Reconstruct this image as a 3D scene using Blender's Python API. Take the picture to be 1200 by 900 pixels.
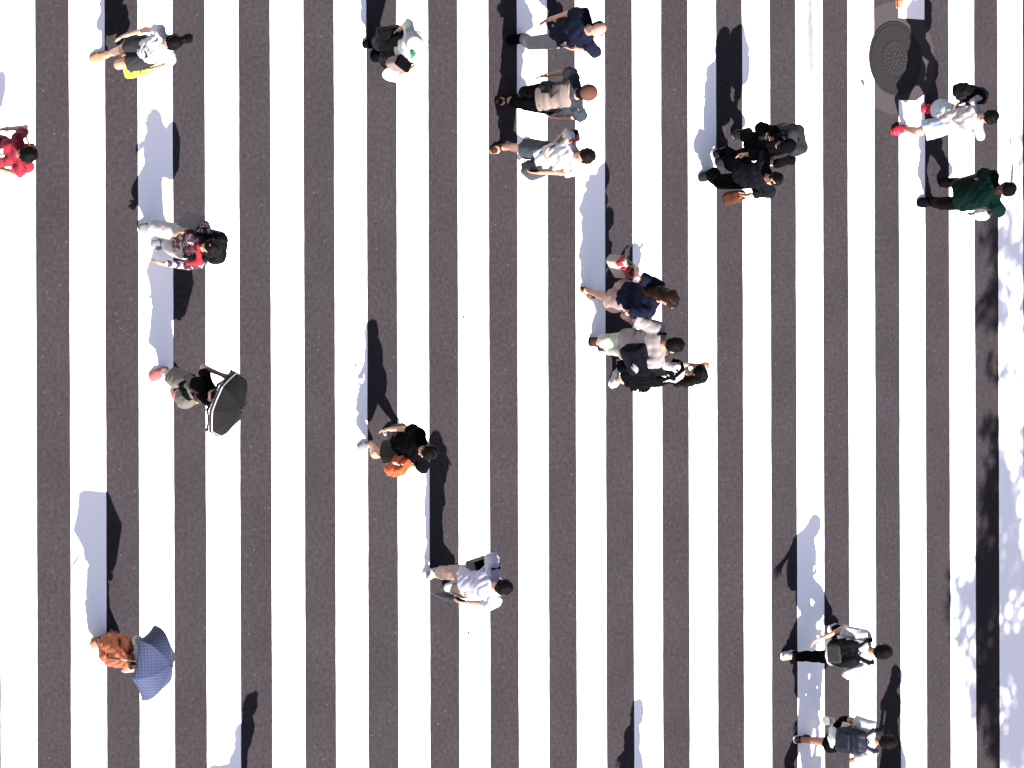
import bpy, math, random
import numpy as np
from mathutils import Vector

for o in list(bpy.data.objects): bpy.data.objects.remove(o)
scene = bpy.context.scene
RAD = math.radians
# ------------------------------------------------------------------ camera
# +X runs down the photograph, +Y runs away from the camera (to the right in the photograph)
FOC, TH, DIST, ROLL = 5098.56, RAD(40), 50.8355, 0.0033
CAMLOC = np.array([0, -DIST*math.sin(TH), DIST*math.cos(TH)])
c, s = math.cos(TH), math.sin(TH)
_r = np.array([0, c, s]); _X = np.array([1., 0, 0])
CR = _r*math.cos(ROLL) + _X*math.sin(ROLL)
CD = _X*math.cos(ROLL) - _r*math.sin(ROLL)
CF = np.array([0, s, -c])
cam_d = bpy.data.cameras.new('camera'); cam = bpy.data.objects.new('camera', cam_d)
scene.collection.objects.link(cam); scene.camera = cam
cam_d.sensor_width = 36; cam_d.lens = FOC/1200*36; cam_d.clip_start = 1; cam_d.clip_end = 3000
from mathutils import Matrix
cam.matrix_world = Matrix(((CR[0], -CD[0], -CF[0], CAMLOC[0]), (CR[1], -CD[1], -CF[1], CAMLOC[1]),
                           (CR[2], -CD[2], -CF[2], CAMLOC[2]), (0, 0, 0, 1)))
# ------------------------------------------------------------------ light
SUNV = np.array([0.985, -0.20, 1.0]); SUNV /= np.linalg.norm(SUNV)     # towards the sun
world = bpy.data.worlds.new('World'); scene.world = world; world.use_nodes = True
wn = world.node_tree.nodes; wl = world.node_tree.links
sky = wn.new('ShaderNodeTexSky'); sky.sky_type = 'NISHITA'; sky.sun_disc = False
sky.sun_elevation = math.asin(SUNV[2]); sky.sun_rotation = math.atan2(SUNV[0], SUNV[1])
tint = wn.new('ShaderNodeMix'); tint.data_type = 'RGBA'; tint.blend_type = 'MULTIPLY'; tint.inputs['Factor'].default_value = 1
tint.inputs['B'].default_value = (1.30, 1.05, .95, 1)          # light bounced off the surrounding city greys the blue
wl.new(sky.outputs[0], tint.inputs['A']); wl.new(tint.outputs['Result'], wn['Background'].inputs[0]); wn['Background'].inputs[1].default_value = 0.05
sd = bpy.data.lights.new('sun', 'SUN'); sd.energy = 5.0; sd.angle = RAD(0.53); sd.color = (1, 0.965, 0.93)
sun = bpy.data.objects.new('sun', sd); scene.collection.objects.link(sun)
sun.rotation_euler = Vector(SUNV).to_track_quat('Z', 'Y').to_euler(); sun.location = (20, -4, 20)
vs = scene.view_settings; vs.view_transform = 'Standard'; vs.look = 'None'; vs.gamma = 1; vs.use_curve_mapping = False
vs.exposure = 2.3
scene.render.resolution_x = 1024; scene.render.resolution_y = 768
scene.render.engine = 'CYCLES'

# ------------------------------------------------------------------ helpers
def A(*v): return np.array(v, float)
def nrm(v): return np.asarray(v, float)/max(1e-9, np.linalg.norm(v))
UP = A(0, 0, 1)
def ray(px, py):
    return nrm(CF + CR*((px-600)/FOC) + CD*((py-450)/FOC))
def at(px, py, z=0.0):
    d = ray(px, py); return CAMLOC + d*((z-CAMLOC[2])/d[2])
def on_sphere(px, py, ctr, rad, near=True):
    d = ray(px, py); oc = CAMLOC-ctr; b = oc@d; cc = oc@oc-rad*rad; q = b*b-cc
    if q < 0: t = -b; return ctr + nrm(CAMLOC+d*t-ctr)*rad
    t = -b-math.sqrt(q) if near else -b+math.sqrt(q)
    return CAMLOC + d*t

def mat(name, col, rough=0.85, spec=0.3, var=0.12, scale=14.0, bump=0.0, alpha=None):
    m = bpy.data.materials.new(name); m.use_nodes = True; n = m.node_tree.nodes; l = m.node_tree.links
    p = n['Principled BSDF']; p.inputs['Roughness'].default_value = rough
    p.inputs['Specular IOR Level'].default_value = spec
    tc = n.new('ShaderNodeTexCoord'); nz = n.new('ShaderNodeTexNoise'); nz.inputs['Scale'].default_value = scale
    nz.inputs['Detail'].default_value = 5
    l.new(tc.outputs['Object'], nz.inputs['Vector'])
    mx = n.new('ShaderNodeMix'); mx.data_type = 'RGBA'
    mx.inputs['A'].default_value = (*[v*(1-var) for v in col], 1); mx.inputs['B'].default_value = (*[min(1, v*(1+var)) for v in col], 1)
    l.new(nz.outputs['Fac'], mx.inputs['Factor']); l.new(mx.outputs['Result'], p.inputs['Base Color'])
    if bump:
        b = n.new('ShaderNodeBump'); b.inputs['Strength'].default_value = bump; b.inputs['Distance'].default_value = 0.01
        l.new(nz.outputs['Fac'], b.inputs['Height']); l.new(b.outputs[0], p.inputs['Normal'])
    return m
_mc = {}
def M(name, col, **k):
    if name not in _mc: _mc[name] = mat(name, col, **k)
    return _mc[name]
def stripes(name, c1, c2, scale, axis='Z'):
    m = mat(name, c1); n = m.node_tree.nodes; l = m.node_tree.links; p = n['Principled BSDF']
    w = n.new('ShaderNodeTexWave'); w.wave_type = 'BANDS'; w.bands_direction = axis; w.inputs['Scale'].default_value = scale
    w.inputs['Distortion'].default_value = 0.6
    l.new(n['Texture Coordinate'].outputs['Object'], w.inputs['Vector'])
    r = n.new('ShaderNodeValToRGB'); r.color_ramp.interpolation = 'CONSTANT'
    r.color_ramp.elements[0].color = (*c1, 1); r.color_ramp.elements[1].color = (*c2, 1); r.color_ramp.elements[1].position = 0.5
    l.new(w.outputs['Fac'], r.inputs[0]); l.new(r.outputs[0], p.inputs['Base Color']); return m
def patchwork(name, cols, scale):
    m = mat(name, cols[0]); n = m.node_tree.nodes; l = m.node_tree.links; p = n['Principled BSDF']
    v = n.new('ShaderNodeTexNoise'); v.inputs['Scale'].default_value = scale; v.inputs['Detail'].default_value = 1.5
    l.new(n['Texture Coordinate'].outputs['Object'], v.inputs['Vector'])
    r = n.new('ShaderNodeValToRGB'); r.color_ramp.interpolation = 'CONSTANT'
    while len(r.color_ramp.elements) < len(cols): r.color_ramp.elements.new(0.5)
    for i, cc in enumerate(cols):
        r.color_ramp.elements[i].position = 0 if i == 0 else 0.36+0.3*(i-1)/(len(cols)-1)
        r.color_ramp.elements[i].color = (*cc, 1)
    l.new(v.outputs['Fac'], r.inputs[0]); l.new(r.outputs[0], p.inputs['Base Color']); return m

# ------------------------------------------------------------------ signed distance field modelling
class Field:
    def __init__(s, lo, hi, h):
        s.h = h; s.lo = np.asarray(lo, float)-2*h; n = np.ceil((np.asarray(hi)-s.lo)/h).astype(int)+3
        s.n = n; s.F = np.full(n, 0.5, np.float32)
        s.ax = [(s.lo[i]+np.arange(n[i])*h) for i in range(3)]
    def _sub(s, lo, hi):
        i0 = np.maximum(0, np.floor((np.asarray(lo)-s.lo)/s.h).astype(int)); i1 = np.minimum(s.n, np.ceil((np.asarray(hi)-s.lo)/s.h).astype(int)+1)
        i1 = np.maximum(i1, i0)
        sl = tuple(slice(a, b) for a, b in zip(i0, i1))
        X = s.ax[0][sl[0]][:, None, None]; Y = s.ax[1][sl[1]][None, :, None]; Z = s.ax[2][sl[2]][None, None, :]
        return sl, X, Y, Z
    def op(s, prim, k=0.02, mode='+'):
        f, lo, hi = prim; m = max(k, 2*s.h)*1.3+0.01
        sl, X, Y, Z = s._sub(np.asarray(lo)-m, np.asarray(hi)+m)
        if 0 in [x.stop-x.start for x in sl]: return
        d = f(X, Y, Z).astype(np.float32); a = s.F[sl]
        if mode == '+':
            if k > 0:
                hh = np.maximum(k-np.abs(a-d), 0)/k; s.F[sl] = np.minimum(a, d)-hh*hh*k*0.25
            else: s.F[sl] = np.minimum(a, d)
        elif mode == '-': s.F[sl] = np.maximum(a, -d)
        return s
    def cut(s, p, nrm_):      # remove the side the normal points to
        X, Y, Z = s.ax[0][:, None, None], s.ax[1][None, :, None], s.ax[2][None, None, :]
        s.F = np.maximum(s.F, ((X-p[0])*nrm_[0]+(Y-p[1])*nrm_[1]+(Z-p[2])*nrm_[2]).astype(np.float32))
    def wrinkle(s, amp, fr, seed, dirv=None, along=.75):
        idx = np.nonzero(np.abs(s.F) < 0.04)
        if not len(idx[0]): return
        P = np.stack([s.ax[i][idx[i]] for i in range(3)], 1); rs = np.random.RandomState(seed)
        v = np.zeros(len(P))
        for k in range(5):
            w = rs.normal(size=3); w /= np.linalg.norm(w)
            if dirv is not None: w = w-dirv*(w@dirv)*along; w /= np.linalg.norm(w)
            f = fr*(0.6+0.35*k); ph = rs.uniform(0, 6.28)
            w2 = rs.normal(size=3)
            v += (1-np.abs(np.sin((P@w)*f+ph+(0.9 if along < .9 else 0.3)*np.sin(P@w2*5+k)))*2)/(1+0.4*k)
        s.F[idx] += (amp*v*0.5).astype(np.float32)
    def mesh(s):
        F = s.F; S = F < 0; n = s.n
        c = [S[i:n[0]-1+i, j:n[1]-1+j, k:n[2]-1+k] for i in (0, 1) for j in (0, 1) for k in (0, 1)]
        al = c[0].copy(); an = c[0].copy()
        for q in c[1:]: al &= q; an |= q
        act = an & ~al; idx = np.argwhere(act)
        if len(idx) == 0: return np.zeros((0, 3)), np.zeros((0, 4), int)
        acc = np.zeros((len(idx), 3)); cnt = np.zeros(len(idx)); C = {}
        for i in (0, 1):
            for j in (0, 1):
                for k in (0, 1): C[(i, j, k)] = F[idx[:, 0]+i, idx[:, 1]+j, idx[:, 2]+k]
        for a in range(3):
            for u in (0, 1):
                for v in (0, 1):
                    p0 = [0, 0, 0]; o = [q for q in range(3) if q != a]; p0[o[0]] = u; p0[o[1]] = v; p1 = list(p0); p1[a] = 1
                    f0, f1 = C[tuple(p0)], C[tuple(p1)]; x = (f0 < 0) != (f1 < 0)
                    t = np.where(x, f0/np.where(x, f0-f1, 1), 0)
                    acc[:, a] += np.where(x, t, 0); acc[:, o[0]] += np.where(x, u, 0); acc[:, o[1]] += np.where(x, v, 0); cnt += x
        V = s.lo+(idx+acc/cnt[:, None])*s.h
        ID = np.full(tuple(np.array(act.shape)), -1, np.int32); ID[act] = np.arange(len(idx))
        Q = []
        for a in range(3):
            o = [(1, 2), (2, 0), (0, 1)][a]
            s0 = [slice(1, n[q]-1) for q in range(3)]; s0[a] = slice(0, n[a]-1); s1 = list(s0); s1[a] = slice(1, n[a])
            A0, A1 = S[tuple(s0)], S[tuple(s1)]; e = np.argwhere(A0 != A1)
            if len(e) == 0: continue
            inside = A0[tuple(e.T)]
            e = e+np.array([0 if q == a else 1 for q in range(3)])
            du = np.zeros(3, int); du[o[0]] = 1; dv = np.zeros(3, int); dv[o[1]] = 1
            g = lambda d: ID[tuple((e-d).T)]
            q = np.stack([g(du+dv), g(dv), g(0*du), g(du)], 1)
            q = np.where(inside[:, None], q, q[:, ::-1]); Q.append(q)
        Q = np.concatenate(Q); Q = Q[(Q >= 0).all(1)]
        return V, Q

def cone(a, b, ra, rb, lat=None, sx=1.0, fa=False, fb=False, grow=0.0):
    a = np.asarray(a, float); b = np.asarray(b, float); ra += grow; rb += grow
    ab = b-a; L2 = max(1e-9, ab@ab); L = math.sqrt(L2); R_ = max(ra, rb)*max(1, sx)+0.005
    lo = np.minimum(a, b)-R_; hi = np.maximum(a, b)+R_
    def f(X, Y, Z):
        px, py, pz = X-a[0], Y-a[1], Z-a[2]; dt = (px*ab[0]+py*ab[1]+pz*ab[2]); t = np.clip(dt/L2, 0, 1)
        qx, qy, qz = px-t*ab[0], py-t*ab[1], pz-t*ab[2]
        if lat is not None:
            ql = (qx*lat[0]+qy*lat[1]+qz*lat[2])*(1-1/sx); qx, qy, qz = qx-ql*lat[0], qy-ql*lat[1], qz-ql*lat[2]
        d = np.sqrt(qx*qx+qy*qy+qz*qz)-(ra+(rb-ra)*t)
        if fb: d = np.maximum(d, dt/L-L)
        if fa: d = np.maximum(d, -dt/L)
        return d
    return f, lo, hi
def ell(c0, axes, rad):
    c0 = np.asarray(c0, float); rad = np.asarray(rad, float); R_ = rad.max()
    def f(X, Y, Z):
        px, py, pz = X-c0[0], Y-c0[1], Z-c0[2]; k0 = 0; k1 = 0
        for ax, r in zip(axes, rad):
            q = px*ax[0]+py*ax[1]+pz*ax[2]; k0 = k0+(q/r)**2; k1 = k1+(q/r/r)**2
        k0 = np.sqrt(k0); return k0*(k0-1)/np.sqrt(k1+1e-12)
    return f, c0-R_, c0+R_
def rbox(c0, axes, half, r):
    c0 = np.asarray(c0, float); H_ = np.linalg.norm(half)
    def f(X, Y, Z):
        px, py, pz = X-c0[0], Y-c0[1], Z-c0[2]; o = 0; m = None
        for ax, hh in zip(axes, half):
            q = np.abs(px*ax[0]+py*ax[1]+pz*ax[2])-(hh-r); o = o+np.maximum(q, 0)**2; m = q if m is None else np.maximum(m, q)
        return np.sqrt(o)+np.minimum(m, 0)-r
    return f, c0-H_, c0+H_

def to_obj(name, V, Q, m, parent=None, origin=None, smooth=True):
    me = bpy.data.meshes.new(name); V = np.asarray(V, float)
    if origin is not None: V = V-np.asarray(origin)
    me.vertices.add(len(V)); me.vertices.foreach_set('co', V.astype(np.float32).ravel())
    me.loops.add(len(Q)*4); me.loops.foreach_set('vertex_index', Q.astype(np.int32).ravel())
    me.polygons.add(len(Q)); me.polygons.foreach_set('loop_start', np.arange(len(Q), dtype=np.int32)*4)
    me.polygons.foreach_set('loop_total', np.full(len(Q), 4, np.int32))
    me.update(calc_edges=True)
    me.polygons.foreach_set('use_smooth', np.full(len(Q), smooth)); me.materials.append(m)
    o = bpy.data.objects.new(name, me); scene.collection.objects.link(o)
    if parent is not None:
        o.parent = parent
    elif origin is not None: o.location = Vector(origin)
    return o
def poly_obj(name, verts, faces, m, parent=None, origin=None, smooth=False):
    me = bpy.data.meshes.new(name)
    if origin is not None: verts = [tuple(np.asarray(v)-origin) for v in verts]
    me.from_pydata([tuple(map(float, v)) for v in verts], [], faces); me.update()
    for p in me.polygons: p.use_smooth = smooth
    me.materials.append(m); o = bpy.data.objects.new(name, me); scene.collection.objects.link(o)
    if parent is not None: o.parent = parent
    elif origin is not None: o.location = Vector(origin)
    return o
def sdf(name, prims, m, parent, origin, h=0.008, k=0.015, wr=None, cuts=(), subs=(), seed=0):
    lo = np.min([p[1] for p in prims], 0)-0.03; hi = np.max([p[2] for p in prims], 0)+0.03
    F = Field(lo, hi, h)
    for p in prims: F.op(p, k)
    for p in subs: F.op(p, 0, '-')
    for c_ in cuts: F.cut(*c_)
    if wr: F.wrinkle(wr[0], wr[1], seed, wr[2] if len(wr) > 2 else None, wr[3] if len(wr) > 3 else .75)
    V, Q = F.mesh()
    return to_obj(name, V, Q, m, parent, origin)
def thing(name, label, cat, loc, group=None, kind=None):
    o = bpy.data.objects.new(name, None); scene.collection.objects.link(o); o.location = Vector(loc); o.empty_display_size = 0.2
    o['label'] = label; o['category'] = cat
    if group: o['group'] = group
    return o
def tag(o, **k):
    for a, b in k.items(): o[a] = b
    return o

# ------------------------------------------------------------------ setting
P0 = 0.9; N0 = 7.902; WF = 0.514; CY = 0.0
def stripe_y(n): return (n-N0)*P0
def asphalt_mat():
    m = bpy.data.materials.new('asphalt'); m.use_nodes = True; n = m.node_tree.nodes; l = m.node_tree.links
    p = n['Principled BSDF']; p.inputs['Roughness'].default_value = 0.9; p.inputs['Specular IOR Level'].default_value = 0.15
    tc = n.new('ShaderNodeTexCoord')
    a = n.new('ShaderNodeTexNoise'); a.inputs['Scale'].default_value = 21; a.inputs['Detail'].default_value = 5; a.inputs['Roughness'].default_value = 0.75
    b = n.new('ShaderNodeTexNoise'); b.inputs['Scale'].default_value = 1.3; b.inputs['Detail'].default_value = 4
    v = n.new('ShaderNodeTexVoronoi'); v.inputs['Scale'].default_value = 13; v.inputs['Randomness'].default_value = 1
    for q in (a, b, v): l.new(tc.outputs['Object'], q.inputs['Vector'])
    r1 = n.new('ShaderNodeValToRGB'); r1.color_ramp.elements[0].position = .30; r1.color_ramp.elements[1].position = .70
    r1.color_ramp.elements[0].color = (.0088, .0072, .0084, 1); r1.color_ramp.elements[1].color = (.0255, .0210, .0242, 1)
    l.new(a.outputs['Fac'], r1.inputs[0])
    r2 = n.new('ShaderNodeMapRange'); r2.inputs['From Min'].default_value = .3; r2.inputs['From Max'].default_value = .7
    r2.inputs['To Min'].default_value = .88; r2.inputs['To Max'].default_value = 1.12; l.new(b.outputs['Fac'], r2.inputs[0])
    mu = n.new('ShaderNodeVectorMath'); mu.operation = 'SCALE'; l.new(r1.outputs[0], mu.inputs[0]); l.new(r2.outputs[0], mu.inputs['Scale'])
    # pale stone chips, sparse
    sp = n.new('ShaderNodeMapRange'); sp.inputs['From Min'].default_value = .17; sp.inputs['From Max'].default_value = .06; sp.inputs['To Min'].default_value = 0; sp.inputs['To Max'].default_value = 1
    l.new(v.outputs['Distance'], sp.inputs[0])
    sx = n.new('ShaderNodeSeparateColor'); l.new(v.outputs['Color'], sx.inputs[0])
    th = n.new('ShaderNodeMath'); th.operation = 'GREATER_THAN'; th.inputs[1].default_value = .86; l.new(sx.outputs[0], th.inputs[0])
    mm = n.new('ShaderNodeMath'); mm.operation = 'MULTIPLY'; l.new(sp.outputs[0], mm.inputs[0]); l.new(th.outputs[0], mm.inputs[1])
    m2 = n.new('ShaderNodeMath'); m2.operation = 'MULTIPLY'; m2.inputs[1].default_value = .45; l.new(mm.outputs[0], m2.inputs[0])
    mx = n.new('ShaderNodeMix'); mx.data_type = 'RGBA'; mx.inputs['B'].default_value = (.095, .085, .082, 1)
    l.new(m2.outputs[0], mx.inputs['Factor']); l.new(mu.outputs[0], mx.inputs['A']); l.new(mx.outputs['Result'], p.inputs['Base Color'])
    bp = n.new('ShaderNodeBump'); bp.inputs['Strength'].default_value = .4; bp.inputs['Distance'].default_value = .006
    l.new(a.outputs['Fac'], bp.inputs['Height']); l.new(bp.outputs[0], p.inputs['Normal'])
    return m
ASPH = asphalt_mat()
def paint_mat():
    m = bpy.data.materials.new('road_paint'); m.use_nodes = True; n = m.node_tree.nodes; l = m.node_tree.links
    p = n['Principled BSDF']; p.inputs['Roughness'].default_value = 0.75; p.inputs['Specular IOR Level'].default_value = 0.2
    tc = n.new('ShaderNodeTexCoord'); mp = n.new('ShaderNodeMapping'); mp.inputs['Scale'].default_value = (.35, 14, 1)
    a = n.new('ShaderNodeTexNoise'); a.inputs['Scale'].default_value = 1.6; a.inputs['Detail'].default_value = 3
    b = n.new('ShaderNodeTexNoise'); b.inputs['Scale'].default_value = 22; b.inputs['Detail'].default_value = 6
    l.new(tc.outputs['Object'], mp.inputs[0]); l.new(mp.outputs[0], a.inputs['Vector']); l.new(tc.outputs['Object'], b.inputs['Vector'])
    r = n.new('ShaderNodeValToRGB'); r.color_ramp.elements[0].position = .3; r.color_ramp.elements[1].position = .6
    r.color_ramp.elements[0].color = (.785, .785, .785, 1); r.color_ramp.elements[1].color = (.8, .8, .8, 1); l.new(a.outputs['Fac'], r.inputs[0])
    # sparse scuffs where tyres wore the paint to grey
    r2 = n.new('ShaderNodeValToRGB'); r2.color_ramp.elements[0].position = .70; r2.color_ramp.elements[1].position = .80
    r2.color_ramp.elements[1].color = (.6, .6, .6, 1)
    r2.color_ramp.elements[0].color = (0, 0, 0, 1); l.new(b.outputs['Fac'], r2.inputs[0])
    mx = n.new('ShaderNodeMix'); mx.data_type = 'RGBA'; mx.inputs['B'].default_value = (.12, .11, .11, 1)
    l.new(r2.outputs[0], mx.inputs['Factor']); l.new(r.outputs[0], mx.inputs['A']); l.new(mx.outputs['Result'], p.inputs['Base Color'])
    return m
PAINT = paint_mat()
road = poly_obj('road', [(-400, -400, 0), (400, -400, 0), (400, stripe_y(21.3), 0), (-400, stripe_y(21.3), 0)], [(0, 1, 2, 3)], ASPH)
tag(road, kind='structure')
# stripes, with slightly uneven edges
MH = at(1048.5, 68.5)          # manhole centre
rnd = random.Random(5)
def stripe(n, x0, x1, ends=None):
    ya, yb = stripe_y(n), stripe_y(n+WF); k = max(2, int((x1-x0)/0.06)); V = []; Fc = []
    da = db = 0
    for i in range(k+1):
        x = x0+(x1-x0)*i/k; da = da*.8+rnd.uniform(-.0013, .0013); db = db*.8+rnd.uniform(-.0013, .0013)
        V += [(x, ya+da, .004), (x, yb+db, .004)]
    if ends: V += []
    for i in range(k): Fc.append((2*i, 2*i+2, 2*i+3, 2*i+1))
    o = poly_obj('road_marking', V, Fc, PAINT); tag(o, kind='structure'); return o
XA, XB = -9.5, 9.5
for n_ in range(-3, 20):
    if n_ == 15:
        xg0 = at(1068, 22)[0]; xg1 = at(1068, 118)[0]
        stripe(n_, XA, xg0); o = stripe(n_, xg1, XB)
        a0 = at(1072, 118); a1 = at(1083.5, 110)      # small leftover corner of paint
        yb = stripe_y(15+WF)
        poly = poly_obj('road_marking', [(xg1, yb-.16, .004), (xg1, yb, .004), (xg1-.09, yb, .004)], [(0, 1, 2)], PAINT); tag(poly, kind='structure')
    else: stripe(n_, XA, XB)
# repair patch of newer asphalt round the manhole
mp_ = M('patch_asphalt', (.029, .024, .026), scale=60, var=.3, rough=.92, spec=.15)
def disc(r0, r1, z0, z1, k=72):
    V = []; Fc = []
    for i in range(k):
        a = 2*math.pi*i/k
        V += [(r0*math.cos(a), r0*math.sin(a), z0), (r1*math.cos(a), r1*math.sin(a), z1)]
    for i in range(k):
        j = (i+1) % k; Fc.append((2*i, 2*j, 2*j+1, 2*i+1) if r0 > r1 else (2*i, 2*i+1, 2*j+1, 2*j))
    return V, Fc
V = [(0, 0, 0)]+[(0.71*math.cos(2*math.pi*i/72), 0.71*math.sin(2*math.pi*i/72), 0) for i in range(72)]
pt = poly_obj('asphalt_patch', V, [(0, 1+i, 1+(i+1) % 72) for i in range(72)], mp_); pt.location = (MH[0], MH[1], .002); tag(pt, kind='structure')
# manhole: frame ring, cover with cast pattern
iron = M('cast_iron', (.0082, .0068, .0074), rough=.7, spec=.2, var=.4, scale=30)
iron2 = M('worn_iron', (.0145, .012, .0125), rough=.6, spec=.3, var=.6, scale=40)
irond = M('iron_groove', (.006, .005, .006), rough=.7)
mh = thing('manhole', 'round dark cast iron manhole cover beside the walker in red shoes', 'manhole', (MH[0], MH[1], 0))
RM = 0.465
V, Fc = disc(RM, RM-.035, .012, .012); V2, F2 = disc(RM, RM, .0, .012); b0 = len(V); V += V2; Fc += [tuple(q+b0 for q in f) for f in F2]
poly_obj('frame', V, Fc, iron, mh)
V = [(0, 0, .007)]+[((RM-.034)*math.cos(2*math.pi*i/72), (RM-.034)*math.sin(2*math.pi*i/72), .007) for i in range(72)]
poly_obj('groove', V, [(0, 1+i, 1+(i+1) % 72) for i in range(72)], irond, mh)
def raised(name, rings, m):
    V = []; Fc = []
    for (r0, r1, a0, a1, z) in rings:
        k = max(2, int(abs(a1-a0)/0.12)); b0 = len(V)
        for i in range(k+1):
            a = a0+(a1-a0)*i/k
            V += [(r0*math.cos(a), r0*math.sin(a), .007), (r0*math.cos(a), r0*math.sin(a), z), (r1*math.cos(a), r1*math.sin(a), z), (r1*math.cos(a), r1*math.sin(a), .007)]
        for i in range(k):
            for q in range(3): Fc.append((b0+4*i+q, b0+4*i+4+q, b0+4*i+5+q, b0+4*i+1+q))
        Fc.append((b0, b0+1, b0+2, b0+3)); e = b0+4*k; Fc.append((e+3, e+2, e+1, e))
    return poly_obj(name, V, Fc, m, mh)
raised('cover', [(.245, .422, 0, 2*math.pi, .0125), (.0, .228, 0, 2*math.pi, .0115)], iron)
rs = random.Random(3); pats = []
for i in range(26):
    a = 2*math.pi*i/26; pats.append((.165, .215, a, a+.12, .0165))
for i in range(14):
    a = 2*math.pi*i/14+.1; pats.append((.10, .145, a, a+.2, .0165))
for i in range(6):
    a = 2*math.pi*i/6; pats.append((.03, .08, a, a+.5, .0165))
raised('cast_pattern', pats, iron2)
hol = []
for i in range(9):
    a = 2*math.pi*i/9+.3; hol.append((.30, .335, a-.055, a+.055, .0132))
for hh_ in hol: raised('lifting_slot', [hh_], irond)

mk = mat('tyre_mark', (.135, .13, .134), var=.5, scale=9)
for (x0, y0, x1, y1, w_) in ((949, -6, 951, 88, .055), (1083, 535, 1071, 640, .012), (1071, 640, 1068, 690, .010), (1186, 100, 1184, 190, .014), (1187, 190, 1184, 228, .022)):
    a_, b_ = at(x0, y0, .0062), at(x1, y1, .0062); t_ = nrm(b_-a_); n_ = A(-t_[1], t_[0], 0)*w_; V = []; rr_ = random.Random(int(x0)); K = 24
    for i in range(K+1):
        c_ = a_+(b_-a_)*i/K; e_ = math.sin(math.pi*min(1, max(.04, i/K)))**.4
        V += [c_-n_*e_*rr_.uniform(.7, 1.1), c_+n_*e_*rr_.uniform(.7, 1.1)]
    tag(poly_obj('tyre_mark', V, [(2*i, 2*i+1, 2*i+3, 2*i+2) for i in range(K)], mk), kind='structure')

# kerb and pavement beyond the crossing (out of the picture, carries the trees)
pv = M('paving', (.23, .22, .21), scale=8, var=.2)
ky = stripe_y(21.3)
kerb = poly_obj('kerb', [(-60, ky, 0), (60, ky, 0), (60, ky, .13), (-60, ky, .13), (60, ky+.15, .13), (-60, ky+.15, .13)], [(0, 1, 2, 3), (3, 2, 4, 5)], M('kerb_stone', (.3, .29, .28)))
tag(kerb, kind='structure')
pav = poly_obj('pavement', [(-400, ky+.15, .126), (400, ky+.15, .126), (400, 400, .126), (-400, 400, .126)], [(0, 1, 2, 3)], pv); tag(pav, kind='structure')

# ------------------------------------------------------------------ trees (just outside the right edge; their dappled shade falls inside it)
leafm = M('leaves', (.06, .11, .035), rough=.6, var=.4, scale=3); bark = M('bark', (.12, .09, .065), var=.4, scale=25, bump=.4)
def tree(seed, base, blobs, nleaf, label):
    rs = np.random.RandomState(seed); rr = random.Random(seed)
    t = thing('street_tree', label, 'tree', base, 'street trees along the kerb past the crossing')
    ctr = np.mean([b[0] for b in blobs], 0)
    prims = [cone((0, 0, -.05), (0.05, .05, 4.6), .17, .11), ]
    for b, r in blobs:
        b = np.array(b); prims.append(cone((0.05, .05, 4.2), b*.75+A(0, 0, .9), .08, .03)); prims.append(cone(b*.75+A(0, 0, .9), b+A(0, 0, r*.3), .03, .012))
        for q in range(3):
            d = rs.normal(size=3); d = d/np.linalg.norm(d)*r*.75; prims.append(cone(b*.75+A(0, 0, .9), b+d, .02, .008))
    sdf('trunk', prims, bark, t, (0, 0, 0), h=.035, k=.04)
    V = []; Q = []
    for b, r in blobs:
        b = np.array(b); k = int(nleaf*(r/1.4)**2*1.35)
        sub = [b+nrm(rs.normal(size=3))*r*rs.uniform(.2, 1.0)*A(1, 1, .7) for _ in range(26)]
        for i in range(k):
            cc = sub[rs.randint(len(sub))]; p = cc+rs.normal(size=3)*r*.17; u = nrm(rs.normal(size=3)); w = nrm(np.cross(u, rs.normal(size=3)))
            L = rs.uniform(.055, .10); W = L*.5; b0 = len(V)
            V += [p-u*L, p+w*W, p+u*L, p-w*W]; Q.append((b0, b0+1, b0+2, b0+3))
    to_obj('crown', np.array(V), np.array(Q), leafm, t, None, smooth=False)
    return t
def over(px, py, z):           # crown point whose shade lands at this place on the road
    return at(px, py)+A(SUNV[0]/SUNV[2]*z, SUNV[1]/SUNV[2]*z, z)
def place_tree(seed, shade, label, nl=2300):
    pts = [(over(x, y, z+3.2), r) for x, y, z, r in shade]
    cx = np.mean([p[0][0] for p in pts]); base = A(cx, ky+.9, .126)
    tree(seed, base, [(p-base, r) for p, r in pts], nl, label)
place_tree(1, [(1212, 730, 4.6, 1.0), (1176, 630, 5.0, .66), (1172, 790, 4.5, .68), (1158, 705, 4.1, .66), (1134, 700, 4.4, .36), (1128, 745, 4.0, .22), (1185, 870, 4.6, .5), (1170, 575, 5.2, .45), (1205, 850, 4.8, .6), (1240, 860, 5.0, .8)], 'leafy street tree shading the lower right end of the crossing')
place_tree(2, [(1184, 285, 5.0, .45), (1170, 350, 4.6, .42), (1172, 270, 4.8, .35), (1215, 200, 4.7, .5), (1225, 310, 5.2, .75), (1172, 432, 4.4, .22)], 'leafy street tree shading the middle of the right edge', 1500)
place_tree(7, [(1210, 505, 4.6, .4), (1164, 508, 4.3, .28), (1225, 560, 5.0, .6)], 'slender street tree between the two larger ones right of the crossing', 1200)
place_tree(4, [(1212, 110, 4.7, .3), (1235, 10, 5.2, .5), (1204, 160, 4.4, .28)], 'smaller street tree beside the upper right corner of the crossing', 800)

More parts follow.
